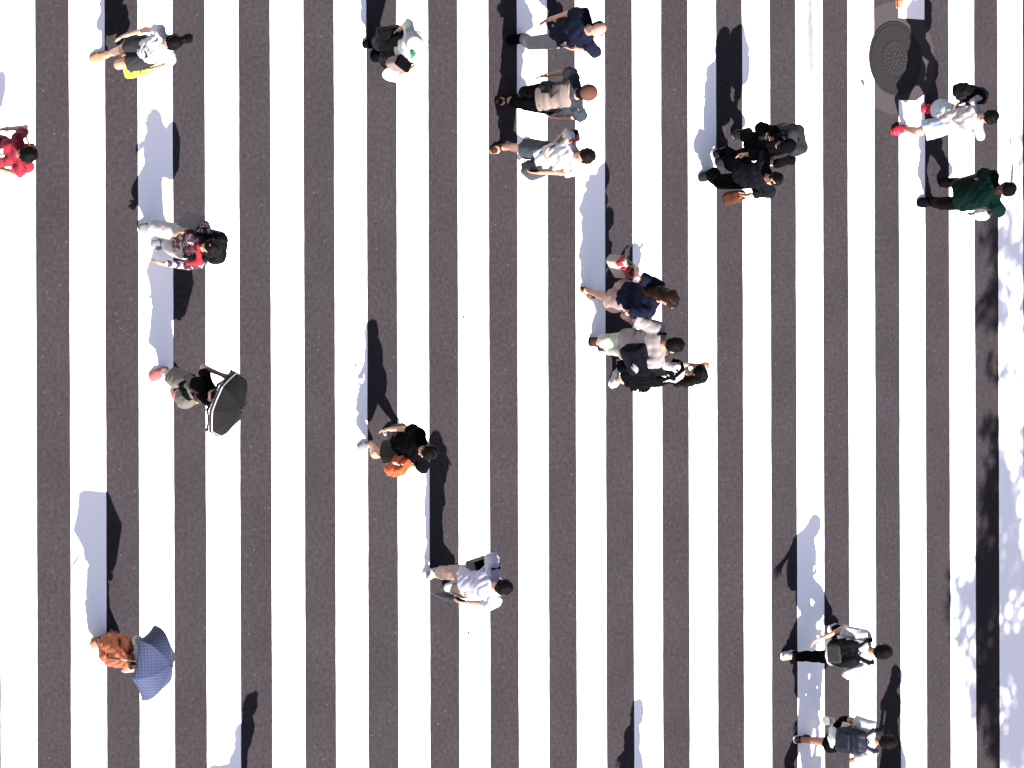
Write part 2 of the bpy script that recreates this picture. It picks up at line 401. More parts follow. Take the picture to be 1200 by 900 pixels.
# ------------------------------------------------------------------ people
def skin_mat(name, col):
    m = mat(name, col, rough=.55, spec=.35 if col[0] > .1 else .12, var=.08, scale=20); n = m.node_tree.nodes; l = m.node_tree.links; p = n['Principled BSDF']
    at_ = n.new('ShaderNodeAttribute'); at_.attribute_name = 'feature'
    mx = n.new('ShaderNodeMix'); mx.data_type = 'RGBA'; src = p.inputs['Base Color'].links[0].from_socket
    mx.inputs['B'].default_value = (.02, .012, .01, 1)
    lt = n.new('ShaderNodeMix'); lt.data_type = 'RGBA'; lt.inputs['B'].default_value = (col[0]*.75, col[1]*.4, col[2]*.42, 1)
    sp = n.new('ShaderNodeSeparateColor'); l.new(at_.outputs['Color'], sp.inputs[0])
    l.new(src, lt.inputs['A']); l.new(sp.outputs[1], lt.inputs['Factor'])
    l.new(lt.outputs['Result'], mx.inputs['A']); l.new(sp.outputs[0], mx.inputs['Factor']); l.new(mx.outputs['Result'], p.inputs['Base Color'])
    return m
SKINS = {'light': skin_mat('skin_light', (.28, .145, .10)), 'mid': skin_mat('skin_tan', (.19, .088, .055)), 'dark': skin_mat('skin_dark', (.016, .006, .004))}
HAIR = M('black_hair', (.0016, .0013, .0013), rough=.6, spec=.035, var=.4, scale=60)
HAIRB = M('brown_hair', (.0065, .0023, .0014), rough=.55, spec=.06, var=.5, scale=50)
HAIRD = M('dark_brown_hair', (.0030, .0016, .0016), rough=.6, spec=.04, var=.4, scale=50)

def ik(a, t, l1, l2, pole):
    d = t-a; L = np.linalg.norm(d); mx = (l1+l2)*.995
    if L > mx: t = a+d/L*mx; L = mx
    L = max(L, abs(l1-l2)+.03); u = nrm(t-a); x = (l1*l1-l2*l2+L*L)/(2*L); y = math.sqrt(max(0, l1*l1-x*x))
    pl = pole-u*(pole@u); pl = nrm(pl); return a+u*x+pl*y, a+u*L

class Person:
    def __init__(s, H, head, feet, pel, go, hands=(None, None), look=None, nod=12, w=1.0, fem=False, skin='light', turn=0.0, near=True, lift_toes=True, pz=None):
        S = s.S = H/1.70; s.H = H; w = w*.91; s.w = w; s.fem = fem; s.skin = skin
        s.go = go = nrm(A(go[1], go[0], 0)); s.right = nrm(np.cross(go, UP)); s.fwd = go
        # pelvis height from the reach of the legs
        ank = []
        for f in feet:
            lf = f[2] if len(f) > 2 else 0.0
            g = at(f[0], f[1], .045+lf); sp = min(1.0, max(0.0, lf/(.17*S))); dirn = nrm(go*math.sqrt(1-sp*sp*.8)-UP*sp*.89)
            ank.append((g-dirn*.055*S+UP*.04*S*(1-.4*sp), dirn))
        if (ank[0][0]-ank[1][0])@s.right > 0: ank = ank[::-1]           # left foot first
        z = pz if pz else .525*H; Lm = .475*H
        while True:
            P = at(pel[0], pel[1], z); hj = [P-s.right*.052*H-UP*.01, P+s.right*.052*H-UP*.01]
            d = [np.linalg.norm(hj[i]-ank[i][0]) for i in (0, 1)]
            if max(d) <= Lm*1.0 or z < .44*H: break
            z -= .01
        s.P = P; s.hj = hj
        s.ank = []; s.knee = []
        for i in (0, 1):
            k, e = ik(hj[i], ank[i][0], .24*H, .235*H, go*1.0+s.right*(.12 if i else -.12)); s.knee.append(k); s.ank.append((e, ank[i][1]))
        Ls = .30*H; Lh = .115*H
        hd = on_sphere(head[0], head[1], P+UP*.02, Ls+Lh, near)
        if hd[2] < P[2]: hd = on_sphere(head[0], head[1], P+UP*.02, Ls+Lh, not near)
        s.sp = nrm(hd-P); fl = (go-s.sp*(go@s.sp)); s.cf = nrm(fl)
        # the spine curves: the chest is a little upright of the straight line
        s.N = P+s.sp*Ls; s.Hd = P+s.sp*(Ls+.02*H)+nrm(s.sp*.8+go*.25+UP*.2)*(Lh-.02*H)
        cr = math.cos(RAD(turn)); sr = math.sin(RAD(turn))
        s.r2 = nrm(np.cross(s.cf*cr-s.right*sr, s.sp)); s.f2 = nrm(np.cross(s.sp, s.r2))
        s.sh = [s.N-s.sp*.028*H-s.r2*.108*H*w**.5, s.N-s.sp*.028*H+s.r2*.108*H*w**.5]
        # hands
        tg = list(hands); l1, l2 = .172*H, .150*H
        def scrp(p): 
            q = p-CAMLOC; zf = q@CF; return np.array([600+FOC*(q@CR)/zf, 450+FOC*(q@CD)/zf])
        s.scr = scrp
        if tg[0] is not None and tg[1] is not None:
            a = [scrp(x) for x in s.sh]; t0, t1 = np.array(tg[0][:2]), np.array(tg[1][:2])
            if np.linalg.norm(a[0]-t0)+np.linalg.norm(a[1]-t1) > np.linalg.norm(a[0]-t1)+np.linalg.norm(a[1]-t0): tg = tg[::-1]
        elif tg[0] is not None or tg[1] is not None:
            t = tg[0] or tg[1]; a = [np.linalg.norm(scrp(x)-np.array(t[:2])) for x in s.sh]; tg = [t, None] if a[0] < a[1] else [None, t]
        s.el = []; s.wr = []
        for i in (0, 1):
            side = s.r2 if i else -s.r2
            if tg[i] is None: t = s.sh[i]-UP*.30*H+s.cf*.06*H*(1 if i else -1)+side*.03*H
            else:
                e = tg[i][2] if len(tg[i]) > 2 else .93; nr = tg[i][3] if len(tg[i]) > 3 else False
                if e > 2: t = at(tg[i][0], tg[i][1], e-10)          # 10 + height above the road
                else: t = on_sphere(tg[i][0], tg[i][1], s.sh[i], (l1+l2)*e, nr)
            k, e_ = ik(s.sh[i], t, l1, l2, -go*.75+side*.35-UP*1.0); s.el.append(k); s.wr.append(e_)
        # head frame
        lk = nrm(A(look[1], look[0], 0)) if look else go
        n_ = RAD(nod); s.hf = nrm(lk*math.cos(n_)-UP*math.sin(n_)); s.hr = nrm(np.cross(s.hf, UP+lk*.3)); s.hu = nrm(np.cross(s.hr, s.hf))
        s.base = A(P[0], P[1], 0); s.empty = None
    # ---- primitives
    def legprims(s, i, g=0.0, upto=2.0, flat=True, taper=0.0):
        S, w = s.S, s.w; h, k, a = s.hj[i], s.knee[i], s.ank[i][0]; out = []
        t = min(1.0, upto); e = h+(k-h)*t; r = .083*S*w*(1.05 if s.fem else 1); r1 = r+(.055*S-r)*t
        out.append(cone(h, e, r, r1+taper*(1 if upto <= 1 else .5), fb=flat and upto < 1, grow=g))
        if upto > 1:
            t = upto-1; e = k+(a-k)*t; out.append(cone(k, e, .053*S*w, (.053+(.036-.053)*t)*S*w+taper, fb=flat, grow=g))
            if t > .5 and g < .02: out.append(cone(k+(a-k)*.15, k+(a-k)*.5, .050*S*w, .045*S*w, grow=g))
        return out
    def armprims(s, i, g=0.0, upto=2.0, flat=True, taper=0.0):
        S, w = s.S, s.w; h, k, a = s.sh[i], s.el[i], s.wr[i]; out = [cone(s.N-s.sp*.045*s.H, h, .055*S*w, .047*S*w, grow=g)]
        t = min(1.0, upto); out.append(cone(h, h+(k-h)*t, .047*S*w, (.047+(.036-.047)*t)*S*w+taper, fb=flat and upto <= 1, grow=g))
        if upto > 1:
            t = upto-1; out.append(cone(k, k+(a-k)*t, .037*S*w, (.037+(.025-.037)*t)*S*w+taper*.6, fb=flat, grow=g))
        return out
    def torsoprims(s, g=0.0, hem=0.0, hr=.0):
        S, w, H = s.S, s.w, s.H; P, sp, r = s.P, s.sp, s.r2; hipr = .112 if s.fem else .105
        wst = .088 if s.fem else .098
        o = [cone(P-UP*.02, P+sp*.05*H, hipr*S*w, hipr*.97*S*w, s.right, 1.38, grow=g),
             cone(P+sp*.05*H, P+sp*.12*H, hipr*.97*S*w, wst*S*w, s.r2, 1.32, grow=g),
             cone(P+sp*.12*H, P+sp*.215*H, wst*S*w, .108*S*w, s.r2, 1.36, grow=g),
             cone(P+sp*.215*H, P+sp*.262*H, .108*S*w, .078*S*w, s.r2, 1.62, grow=g)]
        if hem: o.append(cone(P+sp*.04*H, P-UP*hem, (hipr+.0)*S*w, (hipr+hr)*S*w, s.right, 1.38, fb=True, grow=g))
        if s.fem: o += [ell(P+sp*.205*H+s.f2*.085*S+s.r2*q*.065*S, (s.r2, s.f2, s.sp), (.062*S+g, .055*S+g, .06*S+g)) for q in (-1, 1)]
        return o
    def build(s, label, h=.0068, group=None, barefoot=False):
        S, H, w = s.S, s.H, s.w
        e = s.empty = thing('person', label, 'person', s.base)
        if group: e['group'] = group
        pr = [(p, .03) for p in s.torsoprims()]
        for i in (0, 1):
            pr += [(p, .03) for p in s.legprims(i, flat=False)]; pr += [(p, .022) for p in s.armprims(i, flat=False)]
            a, fd = s.ank[i]; up2 = nrm(UP-fd*(UP@fd)); lat = nrm(np.cross(fd, up2))
            pr += [(cone(a-up2*.035*S-fd*.035*S, a-up2*.045*S+fd*.10*S, .03*S, .026*S, lat, 1.25), .02), (cone(a-up2*.045*S+fd*.10*S, a-up2*.058*S+fd*.165*S, .026*S, .015*S, lat, 1.9), .02),
                   (cone(a, a-up2*.03*S-fd*.02*S, .036*S, .03*S), .02)]
        pr += [(cone(s.N-s.sp*.03*H, s.N+(s.Hd-s.N)*.55, .054*S*w, .05*S*w), .025)]
        Hd, hf, hr, hu = s.Hd, s.hf, s.hr, s.hu
        pr += [(ell(Hd+hu*.018*S-hf*.008*S, (hr, hf, hu), (.074*S, .094*S, .092*S)), .015), (ell(Hd-hu*.045*S+hf*.03*S, (hr, hf, hu), (.052*S, .058*S, .068*S)), .03),
               (cone(Hd+hf*.085*S+hu*.01*S, Hd+hf*.102*S-hu*.022*S, .009*S, .014*S), .012), (cone(Hd+hf*.082*S-hu*.052*S-hr*.016*S, Hd+hf*.082*S-hu*.052*S+hr*.016*S, .009*S, .009*S), .008),
               (cone(Hd+hf*.083*S+hu*.026*S-hr*.035*S, Hd+hf*.083*S+hu*.026*S+hr*.035*S, .009*S, .009*S), .012)]
        for q in (-1, 1): pr.append((ell(Hd+hr*q*.077*S-hf*.008*S-hu*.008*S, (hr, hf, hu), (.012*S, .022*S, .032*S)), .004))
        hands = []
        s.palm = []
        for i in (0, 1):
            wv, f = s.wr[i], nrm(s.wr[i]-s.el[i]); side = s.r2 if i else -s.r2
            m = s.cf-f*(s.cf@f)
            if np.linalg.norm(m) < .3: m = UP-f*(UP@f)
            m = nrm(m); n = nrm(np.cross(f, m)); n = n if n@side < 0 else -n
            pr.append((cone(wv, wv+f*.03*S, .024*S, .021*S, m, 1.3), .015)); pr.append((cone(wv+f*.028*S, wv+f*.082*S, .016*S, .0145*S, m, 2.4), .012))
            c1 = .55; 
            for j, (o, L) in enumerate([(-.036, .062), (-.013, .074), (.011, .078), (.034, .072)]):
                b = wv+f*.088*S+m*o*S; d1 = nrm(f+n*c1*.6+m*o*3.5); d2 = nrm(f+n*c1*1.6+m*o*3.5)
                b1 = b+d1*L*.55*S; hands += [(cone(b-f*.015*S, b1, .0088*S, .008*S), .003), (cone(b1, b1+d2*L*.5*S, .008*S, .0068*S), .003)]
            b = wv+f*.03*S+m*.026*S; d1 = nrm(f*.6+m*.75+n*.25); b1 = b+d1*.042*S; hands += [(cone(b, b1, .0115*S, .0095*S), .006), (cone(b1, b1+nrm(f+m*.25+n*.3)*.032*S, .0095*S, .0075*S), .003)]
            s.palm.append(wv+f*.09*S+n*.02*S)
        allp = pr+hands
        lo = np.min([p[0][1] for p in allp], 0)-.02; hi = np.max([p[0][2] for p in allp], 0)+.02
        F = Field(lo, hi, h)
        for p, k in allp: F.op(p, k)
        V, Q = F.mesh()
        o = to_obj('body', V, Q, SKINS[s.skin], e, s.base)
        # eyes, brows, lips as face colouring
        col = np.zeros((len(V), 4), np.float32); col[:, 3] = 1
        rel = V-Hd; x = rel@hr/S; y = rel@hf/S; zz = rel@hu/S
        for q in (-1, 1):
            col[(np.abs(x-q*.032) < .014) & (np.abs(zz-.008) < .0065) & (y > .04), 0] = .9
            col[(np.abs(x-q*.033) < .018) & (np.abs(zz-.030) < .004) & (y > .04), 0] = .8
        col[(np.abs(x) < .022) & (np.abs(zz+.052) < .008) & (y > .05), 1] = .8
        ca = o.data.color_attributes.new('feature', 'FLOAT_COLOR', 'POINT'); ca.data.foreach_set('color', col.ravel())
        return s
    def part(s, name, prims, m, k=.02, wr=(.005, 26), cuts=(), subs=(), h=.0085, seed=1, label=None):
        o = sdf(name, prims, m, s.empty, s.base, h=h, k=k, wr=wr, cuts=cuts, subs=subs, seed=seed)
        if label: o['label'] = label
        return o
    def top(s, m, name='shirt', sleeve=.62, g=.014, hem=.10, flare=.008, seed=1, sg=.012, h=.0085):
        g *= .8; sg *= .8
        pr = s.torsoprims(g, hem*s.S, flare)
        for i in (0, 1): pr += s.armprims(i, g+.002, sleeve, True, sg) if sleeve > 0 else [s.armprims(i, g, .12)[0]]
        cuts = [(s.N+s.sp*.005*s.H+s.f2*(-.0), nrm(s.sp+s.f2*.25))]
        cuts.append((s.P-UP*hem*s.S, -nrm(UP*.8+s.sp*.2)))
        F = s.part(name, pr, m, .022, (.0105, 27, nrm(s.sp+s.right*.5)), cuts=cuts, seed=seed, h=h); return F
    def pants(s, m, name='trousers', length=1.92, g=.012, taper=.012, seed=2, wide=0.0, h=.0085):
        H = s.H; pr = [p for p in s.torsoprims(g)[:2]]
        for i in (0, 1): pr += s.legprims(i, g+.002+wide*.5, length, True, taper+wide)
        cuts = [(s.P+s.sp*.075*H, s.sp)]
        return s.part(name, pr, m, .018, (.009, 24, nrm(s.hj[0]-s.knee[0])), cuts=cuts, seed=seed, h=h)
    def skirt(s, m, length=.4, flare=.05, name='skirt', seed=3, g=.014, h=.0085, dress=False, folds=.012):
        P = s.P; mid = (s.knee[0]+s.knee[1])/2; mida = (s.ank[0][0]+s.ank[1][0])/2; L1 = np.linalg.norm(P-mid)
        if length <= L1: e = P+(mid-P)*(length/L1)
        else: e = mid+(mida-mid)*((length-L1)/np.linalg.norm(mida-mid))
        pr = [p for p in s.torsoprims(g)[:2]]
        spread = max(0, abs((s.knee[0]-s.knee[1])@s.fwd)*.3)
        ax = nrm(e-P)
        if length <= L1: pr.append(cone(P, e, .115*s.S, .115*s.S+flare+spread*.5, s.right, 1.3, fb=True, grow=g))
        else: pr += [cone(P, mid, .115*s.S, .13*s.S+flare*.5+spread*.5, s.right, 1.25, grow=g), cone(mid, e, .13*s.S+flare*.5+spread*.5, .13*s.S+flare+spread*.6, s.right, 1.15, fb=True, grow=g)]
        for i in (0, 1): pr += s.legprims(i, g+.004, min(.8, .9*length/(.24*s.H)), True)
        cuts = [] if dress else [(s.P+s.sp*.075*s.H, s.sp)]
        if dress: pr += s.torsoprims(g)[2:]; cuts = [(s.N-s.sp*.055*s.H, s.sp)]
        return s.part(name, pr, m, .03, (folds, 34, ax, .97), cuts=cuts, seed=seed, h=h)
    def shoes(s, m, g=.008, sole=None, labels=(None, None), sock=None, mats=None):
        S = s.S
        for i in (0, 1):
            a, fd = s.ank[i]; up2 = nrm(UP-fd*(UP@fd)); lat = nrm(np.cross(fd, up2)); mm = (mats or (m, m))[i]
            pr = [cone(a-up2*.035*S-fd*.04*S, a-up2*.043*S+fd*.10*S, .033*S, .030*S, lat, 1.3, grow=g), cone(a-up2*.043*S+fd*.10*S, a-up2*.052*S+fd*.172*S, .030*S, .02*S, lat, 1.75, grow=g),
                  cone(a-up2*.0*S, a-up2*.03*S-fd*.01*S, .042*S, .04*S, fa=True, grow=g)]
            b = a-up2*(.078*S); cuts = [(b+up2*.002, -up2)]
            sh = s.part('shoe', pr, mm, .012, None, cuts=cuts, h=.0065)
            so = sdf('sole', [cone(b-fd*.045*S, b+fd*.10*S, .034*S, .037*S, lat, 1.35, grow=g), cone(b+fd*.1*S, b+fd*.17*S, .037*S, .024*S, lat, 1.5, grow=g)], sole or M('white_rubber', (.7, .7, .68)), s.empty, s.base, h=.0065, k=.01,
                     cuts=[(b+up2*.004, up2), (b-up2*.014, -up2)])
            so.parent = sh
            if sock is not None:
                k = s.knee[i]; s.part('sock', [cone(a+nrm(k-a)*.13*S, a-up2*.02, .04*S, .04*S, fa=True, grow=.006)], sock, .01, None, h=.0075)
    def hair(s, kind='short', m=None, seed=4):
        m = m or HAIR; S = s.S; Hd, hf, hr, hu = s.Hd, s.hf, s.hr, s.hu
        pr = [ell(Hd+hu*.022*S-hf*.014*S, (hr, hf, hu), (.084*S, .101*S, .100*S)), ell(Hd-hf*.05*S-hu*.025*S, (hr, hf, hu), (.074*S, .055*S, .07*S))]
        cuts = [(Hd-hu*(.085 if kind != 'bob' else .13)*S, -hu)]
        fwd_n = nrm(hf*.86-hu*.52); subs = [rbox(Hd+hf*.115*S-hu*.075*S, (hr, nrm(hf*.97+hu*.25), nrm(hu*.97-hf*.25)), (.066*S, .055*S, .105*S), .02)]
        if kind == 'bald':
            pr = [ell(Hd-hf*.018*S+hu*.0*S, (hr, hf, hu), (.084*S, .096*S, .075*S))]
            cuts = [(Hd+hu*.055*S-hf*.03*S, nrm(hu*.8+hf*.55)), (Hd-hu*.07*S, -hu)]
        if kind in ('long',):
            b = Hd-hf*.075*S; dn = nrm(-s.sp*.9-hf*.12); pr += [cone(b+hu*.02*S, b+dn*.16*S, .062*S, .07*S, hr, 1.35), cone(b+dn*.16*S-s.f2*.02, b+dn*.36*S-s.f2*.035, .062*S, .038*S, hr, 1.7)]
            cuts = []
        if kind == 'bob':
            pr += [cone(Hd-hf*.02*S+hu*.0, Hd-hf*.03*S-hu*.12*S, .088*S, .07*S, hr, 1.1)]
        if kind == 'pony':
            b = Hd-hf*.10*S+hu*.06*S; pr += [ell(b-hf*.02*S, (hr, hf, hu), (.035*S, .035*S, .035*S)), cone(b-hf*.03*S, b-hf*.10*S-UP*.03*S, .036*S, .045*S), cone(b-hf*.10*S-UP*.03*S, b-hf*.13*S-UP*.15*S, .043*S, .02*S)]; cuts = []
            cuts = []
        if kind == 'bun':
            b = Hd-hf*.08*S+hu*.09*S; pr += [ell(b, (hr, hf, hu), (.05*S, .05*S, .05*S))]
        return s.part('hair', pr, m, .02, (.010, 42), cuts=cuts, subs=subs, h=.0068, seed=seed)
    def hat(s, kind, m, m2=None, name='hat'):
        S = s.S; Hd, hf, hr, hu = s.Hd, s.hf, s.hr, s.hu; b = Hd+hu*.045*S-hf*.008*S
        if kind == 'cap':
            pr = [ell(b, (hr, hf, hu), (.098*S, .115*S, .092*S))]; s.part('cap', pr, m, .01, None, cuts=[(b-hu*.005, -hu)], h=.0068)
            s.part('cap_brim', [cone(b+hf*.09*S+hu*.005, b+hf*.155*S-hu*.012, .012*S, .007*S, hr, 6.5)], m2 or m, .01, None, h=.0068)
        if kind == 'bucket':
            pr = [cone(b-hu*.01, b+hu*.105*S, .118*S, .095*S, fb=True), cone(b-hu*.012, b+hu*.012, .17*S, .13*S, fa=True, fb=True)]
            return s.part('hat', pr, m, .02, (.004, 20), h=.0075)
        if kind == 'wide':
            pr = [ell(b+hu*.02*S, (hr, hf, hu), (.112*S, .125*S, .095*S)), cone(b-hu*.012, b+hu*.012, .235*S, .17*S, hf, 1.0, fa=True, fb=True)]
            o = s.part('hat', pr, m, .02, (.006, 14), cuts=[(b-hu*.014, -hu)], h=.0085)
            if m2: s.part('hat_band', [cone(b+hu*.012, b+hu*.04, .128*S, .124*S, fa=True, fb=True)], m2, .01, None, h=.0085)

def off(o, e):   # helper: nothing
    return o
# ---- bags and carried things
def strap_pts(name, pts, r, m, parent, origin, flat=None):
    pr = [cone(pts[i], pts[i+1], r, r) for i in range(len(pts)-1)]
    return sdf(name, pr, m, parent, origin, h=max(.005, r*.6), k=.006)
def handbag(hand, size, m, label, facing, cat='bag', name='handbag', drop=.16, hm=None, wr=.006, seed=1, swing=(0, 0, 0), round_=.03, h=.009):
    """size = width, depth, height; hangs below the hand by its two handles"""
    facing = nrm(A(facing[1], facing[0], 0)); side = nrm(np.cross(facing, UP)); swing = np.array(swing, float)
    top_c = hand-UP*drop+swing*.3; ctr = top_c-UP*size[2]/2+swing*.7; up = nrm(hand-ctr) if np.linalg.norm(swing) > 0 else UP
    side2 = nrm(side-up*(side@up)); fw = nrm(np.cross(up, side2))
    o = thing(name, label, cat, A(ctr[0], ctr[1], ctr[2]-size[2]/2)); og = A(*o.location)
    sdf('bag_body', [rbox(ctr, (side2, fw, up), (size[1]/2, size[0]/2, size[2]/2), min(round_, size[1]*.4)), rbox(ctr-up*size[2]*.15, (side2, fw, up), (size[1]*.62, size[0]*.46, size[2]*.33), min(round_, size[1]*.4))], m, o, og, h=h, k=.03, wr=(wr, 22), seed=seed)
    for q in (-1, 1):
        tp = ctr+up*size[2]*.46+side2*q*size[1]*.35
        strap_pts('handle', [tp-fw*size[0]*.3, hand+side2*q*.012-fw*.025, hand+side2*q*.012+fw*.025, tp+fw*size[0]*.3], .009, hm or m, o, og)
    return o
def plastic_bag(hand, r, label, m=None, seed=1, drop=.1, stretch=1.4, hm=None):
    m = m or M('white_plastic', (.75, .76, .78), rough=.4, spec=.5)
    ctr = hand-UP*(drop+r*stretch); o = thing('carrier_bag', label, 'bag', ctr-UP*r*stretch); og = A(*o.location)
    sdf('bag_body', [ell(ctr, (A(1, 0, 0), A(0, 1, 0), UP), (r*.8, r, r*stretch)), cone(ctr+UP*r*.5, hand-UP*.04, r*.55, .02)], m, o, og, h=.009, k=.05, wr=(.014, 24), seed=seed)
    sdf('handle', [cone(hand-UP*.06, hand+UP*.01, .016, .012)], m, o, og, h=.007, k=.01)
    return o
def backpack(p, m, label, size=(.30, .17, .44), m2=None, gap=.115, drop=.235, side=1, seed=2, hm=None, tilt=0.0, pocket=True):
    S = p.S; b = -p.f2*side; up = p.sp; r = p.r2; ctr = p.P+up*drop*p.H*.80+b*(gap*S+size[1]/2)
    o = thing('backpack', label, 'backpack', A(ctr[0], ctr[1], ctr[2]-size[2]/2)); og = A(*o.location)
    sdf('bag_body', [rbox(ctr, (r, b, up), (size[0]/2, size[1]/2, size[2]/2), .075), rbox(ctr-up*size[2]*.1, (r, b, up), (size[0]*.53, size[1]*.5, size[2]*.36), .05)], m, o, og, k=.03, wr=(.016, 20), seed=seed, h=.0085)
    if pocket: sdf('pocket', [rbox(ctr+b*size[1]*.5-up*size[2]*.16, (r, b, up), (size[0]*.38, .035, size[2]*.25), .025)], m2 or m, o, og, k=.02, wr=(.004, 30), seed=seed+1)
    sdf('grab_handle', [cone(ctr+up*size[2]*.5-r*.04-b*.03, ctr+up*(size[2]*.5+.035)-b*.03, .008, .008), cone(ctr+up*(size[2]*.5+.035)-b*.03, ctr+up*size[2]*.5+r*.04-b*.03, .008, .008)], hm or m, o, og, h=.006)
    for q in (-1, 1):
        sh = p.sh[(q+1)//2]; tp = sh-r*q*.045*S+up*.068*S
        pts = [ctr+up*size[2]*.42+r*q*.07-b*size[1]*.45, tp+b*.05, tp-b*.03, tp-b*.09-up*.06, p.P+up*.17*p.H+r*q*.135*S-b*.125*S, p.P+up*.12*p.H+r*q*.15*S, ctr-up*size[2]*.38+r*q*size[0]*.42-b*size[1]*.4]
        sdf('strap', [cone(pts[i], pts[i+1], .013, .013, r, 1.9) for i in range(len(pts)-1)], hm or m, o, og, h=.0075, k=.01)
    return o
def shoulder_strap(bagobj, pts, m, r=.011):
    og = A(*bagobj.location); return sdf('strap', [cone(pts[i], pts[i+1], r, r) for i in range(len(pts)-1)], m, bagobj, og, h=.007, k=.01)

def umbrella(hand, apex_rim_ctr, axis, R_, depth, m, label, edge=None, nrib=8, rot=0.0, dark=None):
    """rim centre, axis towards the apex"""
    axis = nrm(axis); u = nrm(np.cross(axis, A(.3, 1, .1))); v = np.cross(axis, u); ctr = apex_rim_ctr
    foot = hand
    o = thing('umbrella', label, 'umbrella', foot); og = A(*foot)
    V = []; Fc = []; NR = 10; NS = 6; tot = nrib*NS
    def pt(t, a, inset=0.0):       # t 0 apex..1 rim
        seg = (a/(2*math.pi)*nrib) % 1.0; dip = 4*seg*(1-seg)            # 0 at ribs, 1 between them
        rr = R_*math.sin(t*math.pi/2*.95)/math.sin(math.pi/2*.95); flat = 1-dip*(1-math.cos(math.pi/nrib))*.92
        zz = depth*(1-t**1.9); rr *= flat; zz -= dip*0.0
        if t > .9: rr *= 1-dip*.05*(t-.9)/.1
        zz += dip*.05*R_*t*(1-t)*-1.2
        if t > .999: zz += dip*.035*R_
        aa = a+rot
        return ctr+axis*(zz-inset)+(u*math.cos(aa)+v*math.sin(aa))*rr
    for layer in (0.0, .004):
        for i in range(NR+1):
            for j in range(tot): V.append(pt(i/NR, 2*math.pi*j/tot, layer))
    L = (NR+1)*tot
    for i in range(NR):
        for j in range(tot):
            k = (j+1) % tot; Fc.append((i*tot+j, (i+1)*tot+j, (i+1)*tot+k, i*tot+k)); Fc.append((L+i*tot+k, L+(i+1)*tot+k, L+(i+1)*tot+j, L+i*tot+j))
    for j in range(tot): k = (j+1) % tot; Fc.append((NR*tot+j, L+NR*tot+j, L+NR*tot+k, NR*tot+k))
    can = poly_obj('canopy', V, Fc, m, o, og, smooth=False)
    # soften inside panels only: keep rib creases
    if edge:
        for (t0, t1) in edge[1]:
            V = []; Fc = []
            for j in range(tot+1):
                a = 2*math.pi*j/tot
                for t in (t0, t1): V.append(pt(t, a, -.003))
            for j in range(tot): Fc.append((2*j, 2*j+1, 2*j+3, 2*j+2))
            poly_obj('border_band', V, Fc, edge[0], o, og)
    metal = M('umbrella_steel', (.25, .25, .26), rough=.35, spec=.6)
    top = ctr+axis*(depth+.05); 
    sdf('shaft', [cone(hand-axis*.03, top, .006, .006)], metal, o, og, h=.005, k=.002)
    sdf('tip', [cone(ctr+axis*(depth-.005), ctr+axis*(depth+.06), .010, .005)], M('black_plastic', (.015, .015, .016), rough=.5), o, og, h=.005)
    sdf('grip', [cone(hand-axis*.07, hand+axis*.05, .015, .013)], M('umbrella_grip', (.03, .02, .015), rough=.5), o, og, h=.006)
    runner = ctr-axis*(-depth*.25)
    for j in range(nrib):
        a = 2*math.pi*j/nrib; prs = [cone(pt(t/4, a, .008), pt((t+1)/4, a, .008), .003, .003) for t in range(4)]
        prs.append(cone(runner, pt(.5, a, .008), .003, .003))
        sdf('rib', prs, metal, o, og, h=.006, k=.002)
    return o

# ------------------------------------------------------------------ cloth colours
WHITE = M('white_cotton', (.27, .27, .285), var=.10); OFFW = M('cream_cotton', (.34, .31, .29), var=.08)
BLACK = M('black_cotton', (.0018, .0018, .0024), rough=.95, spec=.01, var=.4); BLACKN = M('black_nylon', (.0022, .0022, .0028), rough=.65, spec=.035, var=.4)
NAVY = M('navy_cotton', (.0028, .0038, .0105), rough=.85, spec=.05, var=.3); NAVY2 = M('dark_navy_linen', (.0032, .0036, .0062), rough=.9, spec=.03)
GREYD = M('charcoal_cotton', (.0085, .0085, .0105), rough=.9, spec=.05, var=.3); GREYL = M('light_grey_cotton', (.10, .095, .105), var=.08)
DENIM = M('dark_denim', (.012, .017, .024), var=.3, scale=20); TEAL = M('dark_teal_cotton', (.004, .011, .018), var=.2)
BEIGE = M('beige_cotton', (.145, .112, .098), var=.08); KHAKI = M('khaki_cotton', (.055, .052, .043), var=.15); OLIVE = M('olive_cotton', (.012, .011, .006), var=.15)
REDC = M('dark_red_cotton', (.115, .0016, .008), var=.2); REDB = M('bright_red', (.24, .004, .012), var=.1); GREEND = M('bottle_green_cotton', (.0009, .0056, .0046), spec=.02, var=.3)
TAN = M('tan_leather', (.20, .095, .045)); BROWN = M('brown_leather', (.024, .009, .006), spec=.1); ORANGE = M('rust_linen', (.165, .040, .012), var=.18, scale=8)
ORANGEB = M('orange_canvas', (.235, .042, .008), var=.2, scale=9); STRAW = M('pinkish_canvas', (.10, .072, .07)); RUBB = M('black_rubber', (.004, .004, .004), spec=.08)
GREYS = M('dark_grey_skirt_cotton', (.013, .0125, .015), spec=.08); DENIML = M('pale_blue_denim', (.14, .19, .26), var=.2); PGREEN = M('pale_green_linen', (.20, .22, .18), var=.1)

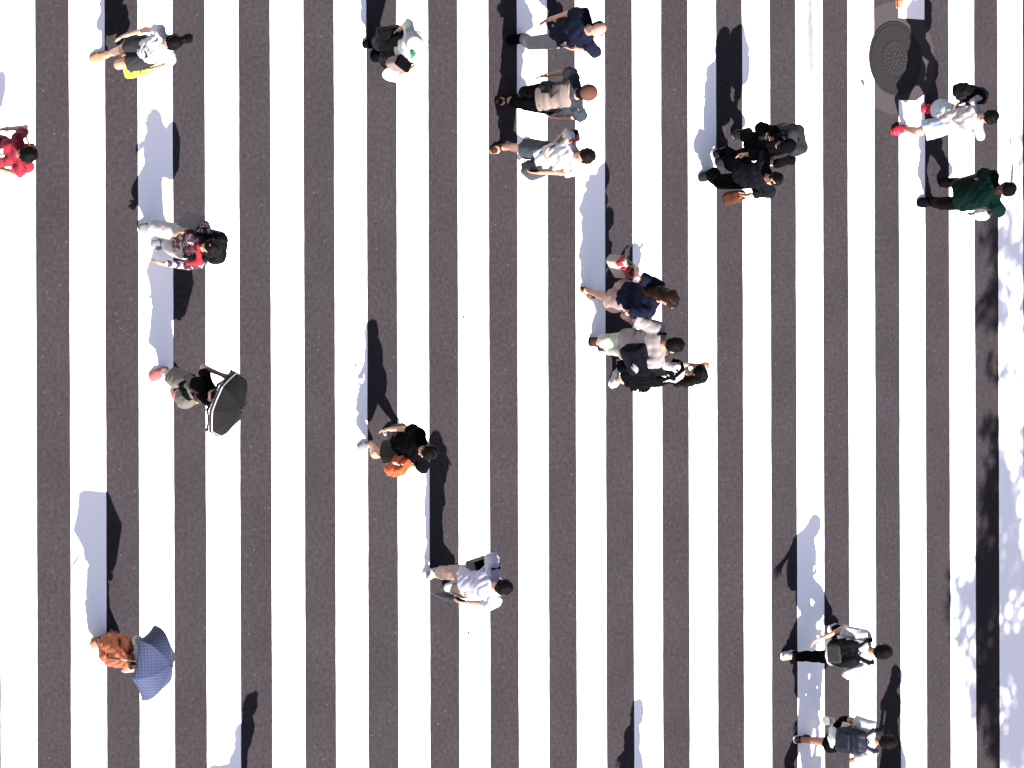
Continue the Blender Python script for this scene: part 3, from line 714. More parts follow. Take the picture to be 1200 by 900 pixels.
def stage1():
    # ---- far left top: ponytail
    p = Person(1.60, (205, 48), [(118, 66), (151, 64, .22)], (174, 59), (-1, .3), [(149, 41, .97), (181, 80, .9)], w=.9, fem=True, nod=15)
    p.build('woman with a black ponytail in a white tee and dark grey shorts, top left'); p.top(WHITE, 'tee', .45, hem=.06, seed=11)
    p.pants(GREYS, 'shorts', .62, taper=.03, seed=12, wide=.01); p.shoes(TAN, .002, sole=TAN); p.hair('pony')
    handbag(p.palm[1 if p.scr(p.palm[1])[1] > p.scr(p.palm[0])[1] else 0], (.28, .11, .20), M('lime_vinyl', (.26, .33, .02), rough=.5), 'small lime green handbag held by the ponytailed woman', (-1, .3), drop=.07, seed=3)
    # ---- left edge: red
    p = Person(1.60, (36, 181), [(-62, 176), (-40, 190, .05)], (0, 177), (-1, .15), [(8, 151, 10.9), (4, 199, .9)], w=1.0, fem=True, nod=25)
    p.build('person in a dark red tee cut off by the left edge'); p.top(REDC, 'tee', .6, seed=13); p.pants(GREYD, seed=14); p.shoes(BLACK); p.hair('short')
    pr = [];
    for i, (u, v) in enumerate([(-.05, .02), (-.02, .045), (.015, .02), (.04, .05), (.0, -.01), (-.035, -.02), (.03, -.015)]):
        cc = p.P+p.sp*(.19*p.H+u)+p.f2*.145+p.r2*v; pr.append(ell(cc, (p.r2, p.f2, p.sp), (.016, .03, .012)))
    p.part('chest_print', pr, M('print_white', (.5, .45, .45)), .004, None, h=.0065)
    o = handbag(p.palm[0]+A(.02, .0, 0) if p.scr(p.palm[0])[1] > 190 else p.palm[1], (.2, .09, .16), REDB, 'bright red shoulder pouch beside the person in red', (-1, .1), name='pouch', drop=-.02, seed=5)
    o.location = Vector(at(27, 196, 1.05))-Vector((0, 0, .08))
    cc = at(30, 179, .72); o = thing('waist_bag', 'dark red bag slung behind the hips of the person in red', 'bag', cc-UP*.12); og = A(*o.location)
    sdf('bag_body', [rbox(cc, (A(1, 0, 0), A(0, 1, 0), UP), (.09, .06, .12), .04)], M('wine_canvas', (.03, .002, .006)), o, og, wr=(.008, 22)); sdf('strap', [cone(cc+UP*.12, p.sh[1]+UP*.02-p.f2*.08, .010, .010)], REDC, o, og, h=.007, wr=None)
    # ---- patterned woman with backpack
    PAT = patchwork('patterned_blouse', [(.003, .0025, .004), (.22, .20, .22), (.004, .0035, .005), (.09, .006, .017), (.003, .0025, .004)], 17)
    p = Person(1.62, (250, 292), [(190, 287), (176, 268, .04)], (217, 284), (-1, -.05), [(193, 309, .97), (217, 270, 11.0)], w=1.0, fem=True, nod=5)
    p.build('woman in a black, red and white patterned blouse and white trousers'); p.pants(M('white_trouser_cotton', (.22, .215, .225), var=.08), 'trousers', 1.9, seed=15, wide=.016); p.top(PAT, 'blouse', .9, hem=.08, seed=16)
    p.shoes(GREYL); p.hair('bob', HAIRD)
    lo = 1 if p.scr(p.wr[1])[1] > p.scr(p.wr[0])[1] else 0
    p.part('sleeve', [cone(p.el[lo], p.el[lo]+(p.wr[lo]-p.el[lo])*.9, .042, .036, fa=True, fb=True), cone(p.sh[lo]+(p.el[lo]-p.sh[lo])*.4, p.el[lo], .055, .046, fa=True)], stripes('striped_cotton', (.5, .5, .52), (.05, .02, .04), 7, 'Y'), .01)
    p.part('scarf', [cone(p.N-p.sp*.0+p.r2*.0+p.f2*.07, p.sh[lo]+p.f2*.06+UP*.05, .028, .034), cone(p.sh[lo]+p.f2*.06+UP*.05, p.sh[lo]+(p.el[lo]-p.sh[lo])*.55+p.f2*.05, .032, .026)], REDB, .02)
    backpack(p, BLACKN, 'bulky dark backpack on the woman in the patterned blouse', (.31, .17, .40), m2=M('wine_nylon', (.03, .003, .008)), seed=8, drop=.22, gap=.13)
    hb = p.palm[1-lo]
    cc = at(223, 259, .98); o = thing('paper_folder', 'flat grey folder held out by the woman in the patterned blouse', 'folder', cc); fr = nrm(A(-.75, .55, 0)); up_ = nrm(A(.35, .25, .9)); up_ = nrm(up_-fr*(up_@fr)); nn = np.cross(fr, up_)
    sdf('cover', [rbox(cc, (fr, up_, nn), (.10, .13, .008), .005)], M('grey_board', (.085, .075, .08)), o, cc, h=.006, wr=None)
    sdf('clasp', [rbox(cc+up_*.10+fr*.02+nn*.006, (fr, up_, nn), (.03, .012, .009), .005)], BLACK, o, cc, h=.006, wr=None)

def umb_people():
    # ---- black umbrella
    p = Person(1.56, (258, 464), [(187, 438), (214, 462, .08)], (226, 454), (-1, .45), [(262, 440, 11.15), (240, 470, 11.05)], w=1.0, nod=10)
    p.build('man in a black tee and khaki shorts under a black umbrella'); p.top(BLACK, 'tee', .55, seed=21); p.pants(KHAKI, 'shorts', .93, taper=.025, seed=22, wide=.012)
    redo = M('faded_red_leather', (.30, .05, .05)); p.shoes(redo, sole=WHITE, sock=WHITE); p.hair('short')
    hd = p.palm[0] if p.scr(p.palm[0])[1] > p.scr(p.palm[1])[1] else p.palm[1]
    axis = nrm(A(.34, .45, .83)); rc = at(262, 472, 1.38)
    # the grip hangs under the rim centre along the axis, where the hand is
    grip = rc-axis*.36
    umbrella(grip, rc, axis, .385, .20, M('black_umbrella_cloth', (.0058, .0054, .0062), rough=.75, spec=.03, var=.05), 'black umbrella with a double white border band', edge=(M('white_band', (.20, .185, .185)), [(.80, .84), (.90, .94)]), rot=.3)
    # ---- navy parasol and rust dress
    p = Person(1.52, (177, 768), [(119, 752), (130, 763)], (148, 763), (-1, .35), [(168, 774, 11.15), (156, 785, 11.0)], w=.92, fem=True, nod=5)
    p.build('woman in a long rust orange dress under a blue parasol'); p.top(M('grey_white_tee', (.20, .20, .215)), 'tee', .55, hem=.0, seed=23)
    p.skirt(ORANGE, 1.22*.72, -.045, 'dress', seed=24, dress=True, g=.024, folds=.020); p.hair('long'); p.shoes(TAN, sole=TAN)
    for e_ in (-1, 1): p.part('shoulder_strap', [cone(p.N-p.sp*.04+p.r2*.08*e_+p.f2*.09, p.P+p.sp*.26*p.H+p.r2*.06*e_+p.f2*.14, .016, .018)], BROWN, .01, None)
    axis = nrm(A(.10, .50, .86)); rc = at(174, 777, 1.36); grip = rc-axis*.38
    umbrella(grip, rc, axis, .405, .25, stripes_check(), 'navy blue checked parasol shading the woman in the rust dress', rot=.12, nrib=6)
def stripes_check():
    m = mat('navy_check', (.03, .04, .13), rough=.7); n = m.node_tree.nodes; l = m.node_tree.links; p = n['Principled BSDF']; tc = n['Texture Coordinate']
    acc = None
    for ax in 'XY':
        w = n.new('ShaderNodeTexWave'); w.wave_type = 'BANDS'; w.bands_direction = ax; w.inputs['Scale'].default_value = 10; l.new(tc.outputs['Object'], w.inputs['Vector'])
        g = n.new('ShaderNodeMath'); g.operation = 'GREATER_THAN'; g.inputs[1].default_value = .72; l.new(w.outputs['Fac'], g.inputs[0])
        if acc is None: acc = g
        else:
            a = n.new('ShaderNodeMath'); a.operation = 'ADD'; l.new(acc.outputs[0], a.inputs[0]); l.new(g.outputs[0], a.inputs[1]); acc = a
    sc = n.new('ShaderNodeMath'); sc.operation = 'MULTIPLY'; sc.inputs[1].default_value = .45; l.new(acc.outputs[0], sc.inputs[0])
    mx = n.new('ShaderNodeMix'); mx.data_type = 'RGBA'; mx.inputs['A'].default_value = (.0085, .0125, .034, 1); mx.inputs['B'].default_value = (.028, .036, .080, 1)
    l.new(sc.outputs[0], mx.inputs['Factor']); l.new(mx.outputs['Result'], p.inputs['Base Color']); return m

def lowhand(p): return 1 if p.scr(p.wr[1])[1] > p.scr(p.wr[0])[1] else 0
def stage2():
    # ---- stooped walker in white hat (top)
    p = Person(1.50, (488, 50), [(437, 50), (447, 66, .02)], (479, 58), (-1, .25), [(469, 34, .9), (477, 84, .9)], w=1.05, nod=45, pz=.74)
    p.build('stooped walker in a white hat and dark trousers, top of the crossing'); p.pants(GREYD, seed=31, wide=.02); p.top(M('pale_mint_cotton', (.24, .27, .255), var=.1), 'blouse', .7, seed=32, g=.02)
    p.shoes(BLACK, sole=RUBB); p.hair('short'); p.hat('bucket', WHITE)
    p.part('green_print', [ell(p.Hd+p.hu*.06+A(.10, -.045, .03), (nrm(A(.3, 1, 0)), nrm(A(-1, .3, 0)), UP), (.04, .045, .022))], M('green_print', (.004, .07, .022)), .01, None)
    l = lowhand(p); plastic_bag(p.palm[l], .105, 'full white carrier bag hanging from the stooped walker in the white hat', seed=3, drop=.0)
    handbag(p.palm[1-l], (.27, .14, .22), BLACKN, 'black handbag held on the upper side of the stooped walker', (-1, .2), drop=.02, seed=4)
    cc = p.P-UP*.02+p.f2*.12+A(.13, -.02, .02); o = thing('shopping_bag', 'beige and black shopping bag carried low in front of the stooped walker', 'bag', cc-UP*.16); og = A(*o.location)
    sdf('bag_body', [rbox(cc, (nrm(A(.5, .9, 0)), nrm(A(-.9, .5, 0)), UP), (.095, .06, .11), .04)], STRAW, o, og, wr=(.008, 20)); sdf('bag_rim', [rbox(cc+UP*.11, (nrm(A(.5, .9, 0)), nrm(A(-.9, .5, 0)), UP), (.10, .065, .03), .02)], BLACK, o, og, wr=None)
    # ---- navy polo, bald
    p = Person(1.72, (704, 34), [(607, 46), (655, 31, .12)], (659, 37), (-1, .2), [(646, 22, .97), (675, 57, 11.0)], w=1.12, nod=12, look=(-1, .5))
    p.build('balding man in a dark navy polo and light grey trousers'); p.pants(GREYL, seed=33); p.top(NAVY, 'polo', .85, seed=34, hem=.09, g=.018); p.shoes(BLACK, sole=RUBB); p.hair('bald')
    # ---- cap man
    p = Person(1.70, (691, 108), [(592, 118), (612, 113, .08)], (645, 115), (-1, .12), [(642, 88, 10.95), (655, 137, 11.0)], w=1.08, nod=12)
    p.build('man in a brown cap and beige tee under an open dark teal shirt'); p.pants(BLACK, 'trousers', 1.78, seed=35); p.top(M('washed_teal_denim', (.0055, .011, .017), var=.85, scale=5), 'open_shirt', .85, seed=36, hem=.06, g=.022, sg=.025)
    p.part('tee_front', p.torsoprims(.030, .12, .0), BEIGE, .03, (.006, 20), cuts=[(p.P+p.sp*.1+p.f2*.03, -p.f2), (p.P+p.r2*.13, p.r2), (p.P-p.r2*.13, -p.r2), (p.N-p.sp*.035, p.sp), (p.P-UP*.12, -UP)], seed=37)
    p.shoes(RUBB, -.004, sole=RUBB); p.hair('short'); p.hat('cap', M('brown_felt', (.055, .022, .016), spec=.1), BLACK)
    cc = at(640, 102, 1.0); o = thing('camera', 'small black camera with a brown strap held by the brown capped man', 'camera', cc-UP*.06); og = A(*o.location)
    sdf('camera_body', [rbox(cc, (A(1, 0, 0), A(0, 1, 0), UP), (.07, .045, .05), .012)], BLACKN, o, og, h=.006, wr=None); sdf('lens', [cone(cc, cc-A(0, .09, 0), .033, .03, fb=True)], RUBB, o, og, h=.006, wr=None)
    shoulder_strap(o, [cc+A(-.06, 0, .03), p.P+p.f2*.15+p.sp*.2, p.sh[1]+p.f2*.08+UP*.04, p.sh[1]-p.f2*.07+UP*.05], BROWN, .009)
    # ---- white shirt, denim shorts
    p = Person(1.70, (690, 182), [(586, 174), (620, 193, .16)], (642, 184), (-1, .32), [(647, 172, 11.05), (634, 202, .97)], w=1.0, nod=14)
    p.build('young man in a white shirt and dark denim shorts stepping with one knee raised'); p.pants(DENIM, 'shorts', .82, taper=.03, seed=41, wide=.012); p.top(WHITE, 'shirt', .62, seed=42, g=.018); p.hair('short', HAIRD)
    p.shoes(BROWN, -.004, sole=TAN)
    u = 1-lowhand(p); hp = p.palm[u]; cc = hp+A(-.06, .06, .02); o = thing('drink_cup', 'dark cup held in front by the young man in the white shirt', 'cup', cc-UP*.06); og = A(*o.location)
    sdf('cup', [cone(cc-UP*.06, cc+UP*.05, .034, .045, fa=True, fb=True)], GREYD, o, og, h=.006, wr=None); sdf('lid', [cone(cc+UP*.052, cc+UP*.066, .048, .04, fa=True, fb=True)], BLACK, o, og, h=.006, wr=None)
    cc = p.sh[u]+(p.el[u]-p.sh[u])*.3-p.f2*.12; o = thing('sling_bag', 'small black sling bag with a red strap behind the white shirted young man', 'bag', cc-UP*.1); og = A(*o.location)
    sdf('bag_body', [rbox(cc+A(0, .03, -.12), (p.r2, p.f2, p.sp), (.07, .05, .09), .03)], BLACKN, o, og); sdf('strap', [cone(p.sh[u]+UP*.075-p.f2*.05, p.sh[u]+UP*.07+p.f2*.05, .016, .016), cone(p.sh[u]+UP*.07+p.f2*.05, p.sh[u]+(p.el[u]-p.sh[u])*.4+p.f2*.085, .016, .014), cone(p.sh[u]+UP*.075-p.f2*.05, cc+A(0, .03, -.04), .014, .014)], M('rust_strap', (.26, .035, .02)), o, og, h=.0075, wr=None)
    l = lowhand(p); cc = p.palm[l]; o = thing('phone', 'dark phone in the lower hand of the young man in the white shirt', 'phone', cc); f_ = nrm(p.wr[l]-p.el[l]); n2 = nrm(np.cross(f_, UP)); 
    sdf('phone_body', [rbox(cc+f_*.01, (f_, nrm(np.cross(f_, n2)), n2), (.07, .035, .006), .004)], BLACK, o, cc, h=.005, wr=None); sdf('camera_bump', [rbox(cc+f_*.05+n2*.006, (f_, nrm(np.cross(f_, n2)), n2), (.014, .012, .005), .003)], RUBB, o, cc, h=.005, wr=None)

def stage3():
    # ---- navy tee woman, brown hair
    p = Person(1.62, (785, 351), [(690, 343), (713, 350, .03)], (736, 347), (1, .45), [(746, 316, 10.98), (752, 371, 11.0)], w=.95, fem=True, nod=15, look=(.6, 1))
    p.build('woman with long brown hair in a loose navy tee'); p.pants(M('blush_shorts_cotton', (.17, .115, .105)), 'shorts', .62, taper=.05, seed=51, wide=.02); p.top(NAVY, 'tee', .8, seed=52, g=.028, hem=.05, sg=.03); p.hair('long', HAIRB)
    p.shoes(BROWN, -.004, sole=TAN)
    l = lowhand(p); hp = p.palm[1-l]
    PK = M('cream_card', (.17, .14, .125)); o = handbag(hp, (.30, .10, .26), PK, 'cream paper carrier with a crimson print on its top band', (1, .9), name='paper_carrier', drop=.06, seed=6, round_=.012, wr=.002, swing=(-.02, -.05, 0))
    og = A(*o.location); fc = nrm(A(.9, 1, 0)); sd_ = nrm(np.cross(fc, UP)); ctr = og+UP*.13
    CI = M('crimson_ink', (.13, .002, .012))
    for v in (-.10, -.005, .09): sdf('crimson_print', [rbox(ctr+UP*.085+fc*v, (fc, sd_, UP), (.038, .066, .050), .022)], CI, o, og, h=.0065, k=.001)
    handbag(p.palm[l], (.30, .13, .24), M('blush_leather', (.20, .13, .12)), 'blush coloured handbag on the lower arm of the woman in the navy tee', (1, .5), drop=.06, seed=7, hm=BROWN)
    # ---- beige shirt and bag
    p = Person(1.68, (790, 404), [(702, 401), (713, 407, .0)], (741, 404), (1, .05), [(754, 386, 11.0), (758, 424, 11.0)], w=1.12, nod=12)
    p.build('man with short black hair in a loose pale grey shirt'); p.pants(PGREEN, 'trousers', 1.85, seed=53, wide=.012); p.top(M('pale_grey_linen', (.135, .118, .118), var=.08), 'shirt', 1.0, seed=54, g=.030, hem=.12, sg=.02); p.shoes(BROWN, sole=RUBB); p.hair('short')
    cc = at(747, 421, 1.06); o = thing('messenger_bag', 'navy messenger bag with a red edge behind the man in pale grey', 'bag', cc-UP*.17); og = A(*o.location); b = nrm(A(.5, -.9, 0)); r_ = nrm(A(.9, .5, 0)); up_ = nrm(p.sp)
    sdf('bag_body', [rbox(cc, (r_, b, UP), (.18, .09, .17), .05)], NAVY2, o, og, wr=(.006, 22)); sdf('flap', [rbox(cc+b*.05+UP*.07, (r_, b, UP), (.175, .06, .10), .03)], M('ink_canvas', (.0022, .0024, .0042), spec=.02), o, og, wr=(.004, 20)); sdf('edge_trim', [cone(cc+UP*.152-r_*.14, cc+UP*.152+r_*.14, .016, .016)], REDB, o, og, wr=None, h=.0075)
    sdf('strap', [cone(cc+UP*.14+r_*.1, p.P+p.sp*.22*p.H-p.f2*.13, .013, .013), cone(p.P+p.sp*.22*p.H-p.f2*.13, p.sh[0]-p.f2*.045+UP*.052+(p.N-p.sh[0])*.3, .013, .013), cone(p.sh[0]-p.f2*.045+UP*.052+(p.N-p.sh[0])*.3, p.sh[0]+p.f2*.055+UP*.045+(p.N-p.sh[0])*.3, .013, .013)], BLACK, o, og, h=.0075, wr=None)
    # ---- black dress
    p = Person(1.58, (820, 440), [(723, 443), (735, 437, .03)], (766, 438), (.55, -.85), [(787, 412, 11.15), (822, 428, 11.42)], w=.9, fem=True, nod=15, look=(-.3, -1))
    p.build('long haired girl in a black pinafore over a white tee'); p.top(WHITE, 'tee', .7, seed=55, hem=0); p.skirt(BLACK, .50, .06, 'pinafore', seed=56, dress=True, g=.02, folds=.016)
    for i in (0, 1): p.part('pinafore_strap', [cone(p.sh[i]-p.f2*.085+(p.N-p.sh[i])*.25, p.sh[i]+UP*.075+(p.N-p.sh[i])*.25, .022, .022), cone(p.sh[i]+UP*.075+(p.N-p.sh[i])*.25, p.sh[i]+p.f2*.09+(p.N-p.sh[i])*.25, .022, .022)], BLACK, .01, None)
    p.hair('long'); p.shoes(WHITE)
    cc = at(770, 430, 1.0); o = thing('shoulder_bag', 'round black shoulder bag at the side of the girl in the pinafore', 'bag', cc-UP*.14); og = A(*o.location)
    sdf('bag_body', [rbox(cc, (nrm(A(.6, .8, 0)), nrm(A(-.8, .6, 0)), UP), (.13, .06, .13), .05)], BLACKN, o, og, wr=(.006, 22)); sdf('front_pocket', [rbox(cc+nrm(A(-.8, -.5, 0))*.06, (nrm(A(.6, .8, 0)), nrm(A(-.8, .6, 0)), UP), (.08, .03, .08), .025)], GREYD, o, og)
    sdf('strap', [cone(cc+UP*.12, p.sh[0]+UP*.06-p.f2*.05, .010, .010)], BLACK, o, og, h=.007, wr=None)

def stage4():
    # ---- pair in black
    p = Person(1.54, (925, 170), [(846, 179), (870, 157, .08)], (887, 171), (-1, .3), [(900, 157, 11.12), (908, 192, 10.85)], w=1.05, nod=20, look=(-1, .3))
    p.build('walker all in black with a cap looking down at a phone'); p.pants(BLACK, seed=61); p.top(BLACK, 'jacket', 1.9, seed=62, g=.026, hem=.1, sg=.02); p.shoes(RUBB, sole=M('grey_sole', (.2, .2, .21))); p.hair('short'); p.hat('cap', BLACK)
    backpack(p, M('dark_grey_nylon', (.008, .008, .0095), rough=.7, spec=.1), 'bulky dark grey backpack on the walker all in black', (.34, .24, .48), m2=BLACKN, seed=10, gap=.14, drop=.25)
    u = 0 if p.scr(p.palm[0])[1] < p.scr(p.palm[1])[1] else 1; cc = p.palm[u]+UP*.03; o = thing('phone', 'phone held up by the walker all in black', 'phone', cc); ax = nrm(A(.2, .5, .8)); bx = nrm(np.cross(ax, A(1, 0, .2))); cx = np.cross(ax, bx)
    sdf('phone_body', [rbox(cc, (ax, cx, bx), (.072, .036, .006), .004)], BLACKN, o, cc, h=.005, wr=None); sdf('screen', [rbox(cc+bx*.006, (ax, cx, bx), (.064, .031, .003), .002)], GREYD, o, cc, h=.004, wr=None)
    p = Person(1.54, (911, 210), [(829, 206), (850, 189, .05)], (873, 204), (-1, .35), [(876, 181, 10.85), (880, 228, 10.85)], w=1.02, nod=8, look=(-1, .5))
    p.build('bare headed walker in a dark slate jacket beside the walker all in black'); p.pants(BLACK, seed=63, wide=.02); p.top(M('slate_linen', (.0036, .0036, .0052), spec=.02, var=.5), 'jacket', 1.85, seed=64, g=.030, hem=.12, flare=.0, sg=.016); p.shoes(GREYD, sole=GREYL); p.hair('short')
    l = lowhand(p); handbag(p.palm[l], (.30, .11, .20), M('brown_canvas', (.034, .0095, .0045), var=.6, spec=.1), 'brown handbag in the lower hand of the walker in the slate jacket', (-1, .1), drop=.02, seed=9, swing=(.03, -.05, 0), hm=TAN)
    # ---- red shoes
    p = Person(1.70, (1163, 137), [(1056, 152), (1091, 127, .02)], (1113, 138), (-1, .22), [(1128, 119, 11.0), (1136, 153, 11.08)], w=1.02, nod=10, look=(-1, .35))
    p.build('man in a grey white tee, pale shorts and bright red shoes'); p.pants(M('pale_blue_shorts_cotton', (.20, .235, .29), var=.08), 'shorts', .80, taper=.035, seed=65, wide=.016); p.top(M('pale_grey_cotton', (.20, .19, .195), var=.06), 'tee', .62, seed=66, g=.018)
    p.shoes(M('bright_red_shoe', (.30, .004, .014), rough=.5), .006, sole=M('red_sole', (.28, .008, .016))); p.hair('short')
    u = 1-lowhand(p); cc = at(1137, 110, 1.08); o = thing('rucksack', 'black rucksack slung off the upper shoulder of the man in red shoes', 'backpack', cc-UP*.2); og = A(*o.location); d1 = nrm(A(.3, 1, .25)); d2 = nrm(np.cross(UP, d1)); d3 = np.cross(d1, d2)
    sdf('bag_body', [rbox(cc, (d1, d2, d3), (.20, .09, .15), .07), ell(cc-d1*.16, (d1, d2, d3), (.09, .09, .11))], BLACKN, o, og, wr=(.016, 18), seed=12); sdf('pocket', [rbox(cc-d2*.06-d1*.04, (d1, d2, d3), (.11, .05, .10), .03)], GREYD, o, og, wr=(.006, 25))
    sdf('strap', [cone(cc+d1*.19+d3*.08, p.sh[u]+UP*.075, .016, .016), cone(p.sh[u]+UP*.075, p.sh[u]+p.f2*.08-UP*.06, .016, .016), cone(p.sh[u]+p.f2*.08-UP*.06, cc-d1*.1-d3*.1, .012, .012)], BLACK, o, og, h=.007, wr=None)
    # ---- bottle green tee
    p = Person(1.74, (1183, 221), [(1086, 237), (1113, 214, .10)], (1134, 229), (-1, .1), [(1128, 210, .97), (1149, 251, 10.95)], w=1.05, nod=8, skin='dark')
    p.build('man in a bottle green tee and black trousers by the right edge'); p.pants(M('black_trouser_cloth', (.0024, .0020, .0024), spec=.01), seed=67); p.top(GREEND, 'tee', .72, seed=68, g=.030, hem=.12, sg=.03, flare=.02); p.shoes(BLACK, sole=RUBB, sock=OFFW)
    p.hair('short', M('cropped_hair', (.0018, .0014, .0014), rough=.9, spec=.03))
    plastic_bag(at(1153, 252, 1.0), .085, 'white carrier bag in the lower hand of the man in the bottle green tee', seed=7, drop=-.05, stretch=1.35)

def stage5():
    # ---- black tee, orange tote
    p = Person(1.58, (505, 530), [(430, 522), (462, 506, .04)], (474, 521), (-1, .22), [(458, 503, .97), (474, 546, 10.9)], w=1.12, nod=30)
    p.build('bowed walker in a black tee and olive shorts with an orange tote'); p.pants(OLIVE, 'shorts', .64, taper=.035, seed=71, wide=.02); p.top(BLACK, 'tee', .75, seed=72, g=.026, hem=.1, sg=.02); p.hair('short'); p.shoes(GREYL, -.003, sole=WHITE)
    l = lowhand(p); handbag(p.palm[l], (.26, .09, .26), ORANGEB, 'crumpled orange tote hanging from the bowed walker in the black tee', (-.8, .7), drop=.0, seed=12, wr=.014, name='tote_bag').location += Vector((.02, .08, .06))
    # ---- folded umbrella man
    p = Person(1.74, (593, 688), [(508, 672), (534, 688, .10)], (553, 681), (-1, .12), [(564, 676, 11.05), (548, 706, .95)], w=1.1, nod=28)
    p.build('man in a pale lavender shirt and beige trousers carrying a folded umbrella'); p.pants(M('tan_chino', (.145, .098, .078)), 'trousers', 1.8, seed=73, wide=.01); p.top(M('lavender_shirt_cotton', (.20, .20, .265), var=.06), 'shirt', .85, seed=74, g=.024, hem=.1, sg=.02); p.shoes(WHITE, .006, sock=GREYL); p.hair('short')
    l = lowhand(p); hp = p.palm[l]; tipp = at(518, 698, .38); ax = nrm(tipp-hp); o = thing('folded_umbrella', 'dark navy folded umbrella in the lower hand of the man in the lavender shirt', 'umbrella', tipp)
    sdf('wrapped_canopy', [cone(hp+ax*.08, hp+ax*.28, .028, .042), cone(hp+ax*.28, hp+ax*.50, .042, .012)], M('navy_umbrella_cloth', (.006, .008, .014)), o, tipp, wr=(.006, 40)); sdf('grip', [cone(hp-ax*.06, hp+ax*.09, .017, .015)], RUBB, o, tipp, h=.006); sdf('tip', [cone(hp+ax*.48, hp+ax*.56, .007, .005)], GREYL, o, tipp, h=.005)
    cc = at(563, 661, 1.02); o = thing('shoulder_bag', 'grey brown shoulder bag with a black strap on the man in the lavender shirt', 'bag', cc-UP*.14); og = A(*o.location); d1 = nrm(A(.25, -1, 0))
    sdf('bag_body', [rbox(cc, (d1, np.cross(UP, d1), UP), (.14, .06, .11), .03)], M('grey_brown_canvas', (.03, .024, .023)), o, og, wr=(.005, 22)); sdf('bag_lid', [rbox(cc+UP*.09, (d1, np.cross(UP, d1), UP), (.145, .066, .035), .02)], BLACK, o, og)
    u = 1-l; sdf('strap', [cone(cc+UP*.11+A(0, .08, 0), p.sh[u]+UP*.055+p.f2*.04, .012, .012), cone(p.sh[u]+UP*.055+p.f2*.04, p.sh[u]+UP*.055-p.f2*.05, .012, .012), cone(p.sh[u]+UP*.055-p.f2*.05, cc+UP*.1+A(0, .18, 0), .012, .012)], BLACK, o, og, h=.007, wr=None)
    # ---- white shirt, black backpack
    p = Person(1.76, (1034, 764), [(927, 768), (981, 736, .06)], (983, 762), (1, -.08), [(961, 748, .93), (1003, 792, 10.95)], w=1.02, nod=8)
    p.build('man in a white shirt and black trousers striding right with a black backpack'); p.pants(BLACK, seed=75); p.top(WHITE, 'shirt', .95, seed=76, g=.024, hem=.12, sg=.02); p.shoes(WHITE, .002); p.hair('short')
    backpack(p, BLACKN, 'large black backpack on the man in the white shirt', (.30, .16, .44), seed=14, m2=M('black_mesh', (.006, .006, .007)), drop=.205)
    # ---- bottom right
    p = Person(1.66, (1042, 870), [(941, 866), (974, 844, .20)], (985, 863), (1, -.05), [(1012, 845, 11.05), (1017, 887, 11.05)], w=1.0, nod=6, skin='mid')
    p.build('walker in a white tee and shorts with a navy backpack, bottom right'); p.pants(BLACK, 'shorts', .55, taper=.03, seed=77, wide=.012); p.top(WHITE, 'tee', .75, seed=78, g=.024, sg=.018); p.shoes(BROWN, .002, mats=(WHITE, BROWN)); p.hair('short', HAIRD)
    backpack(p, M('navy_nylon', (.0035, .0045, .011), rough=.6, spec=.12), 'navy backpack with crossed straps on the walker at the bottom right', (.28, .15, .40), seed=16, drop=.215)

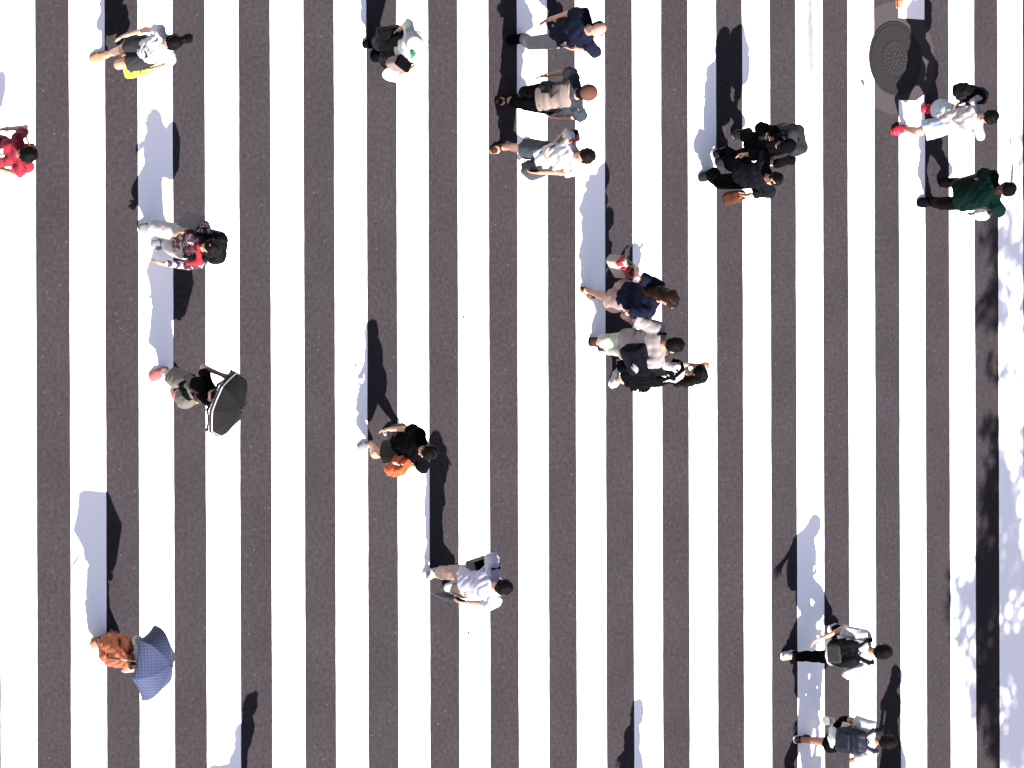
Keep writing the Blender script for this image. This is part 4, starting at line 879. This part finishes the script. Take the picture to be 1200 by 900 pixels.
def stage6():
    # people just outside the frame: only their shadows (or a shin) reach the picture
    p = Person(1.68, (1040, 943), [(930, 938), (955, 950)], (985, 942), (-1, .1), w=1.0); p.build('walker in grey just below the lower edge, seen only by the shadow', h=.010); p.top(GREYL, 'shirt', h=.011); p.pants(GREYD, h=.011); p.hair(); p.shoes(BLACK)
    handbag(p.palm[0], (.3, .12, .3), BLACK, 'black bag carried below the lower edge', (-1, 0), drop=.0)
    p = Person(1.66, (1134, 950), [(1036, 948), (1060, 958, .05)], (1090, 950), (1, .0), w=1.0, fem=True); p.build('woman in blue just below the lower right edge, seen only by the shadow', h=.010); p.top(NAVY, 'blouse', 1.2, h=.011); p.skirt(NAVY, .7, .1, h=.011); p.hair('bun'); p.shoes(BLACK)
    p = Person(1.60, (828, 990), [(724, 990), (741, 1000, .05)], (778, 990), (-1, 0), w=.95, fem=True); p.build('woman in a skirt below the lower middle edge, seen only by the shadow', h=.010); p.top(WHITE, 'blouse', 1.2, h=.011); p.skirt(BLACK, .6, .1, h=.011); p.hair('bob'); p.shoes(BLACK)
    handbag(p.palm[0], (.36, .12, .3), TAN, 'tan handbag carried below the lower middle edge', (-1, 0), drop=.05)
    p = Person(1.56, (366, 992), [(266, 992), (284, 1002, .05)], (316, 992), (-1, 0), [(290, 1012, .9), (322, 975, .9)], w=.9, fem=True); p.build('woman with a hair bun below the lower left edge, seen only by the shadow', h=.010); p.top(OFFW, 'blouse', .8, h=.011); p.skirt(BLACK, .6, .1, h=.011); p.hair('bun'); p.shoes(BLACK)
    p = Person(1.68, (1160, -28), [(1056, -2), (1066, -42, .05)], (1110, -24), (-.2, 1), w=1.0, fem=True); p.build('bare legged walker above the upper right edge with one shin in the picture', h=.009); p.top(WHITE, 'tee', h=.011); p.pants(KHAKI, 'shorts', .7, h=.011, taper=.03); p.hair('long'); p.shoes(TAN, -.003, sole=TAN)

import time as _t
for st in (stage1, umb_people, stage2, stage3, stage4, stage5, stage6):
    t0 = _t.time(); st(); print('built', st.__name__, round(_t.time()-t0, 1), 's')

# ---- small litter on the paint
deb = [(1011, 97, .035), (543, 372, .02), (549, 742, .018), (416, 428, .016)]
lm = M('dry_leaf', (.05, .035, .025), var=.3)
for i, (x, y, r) in enumerate(deb):
    g = at(x, y, .006); pr = [ell(g+A(0, 0, .004), (nrm(A(1, .6, 0)), nrm(A(-.6, 1, 0)), UP), (r*1.3, r*.7, .006))]
    o = sdf('dry_leaf', pr, lm, None, g, h=.004, wr=(.003, 60), seed=i)
    o['label'] = ['small dark dry leaf on the paint left of the manhole', 'tiny dry leaf on the white stripe left of the navy tee woman', 'tiny dry leaf below the man with the folded umbrella', 'tiny dry leaf on the stripe above the bowed walker'][i]; o['category'] = 'leaf'
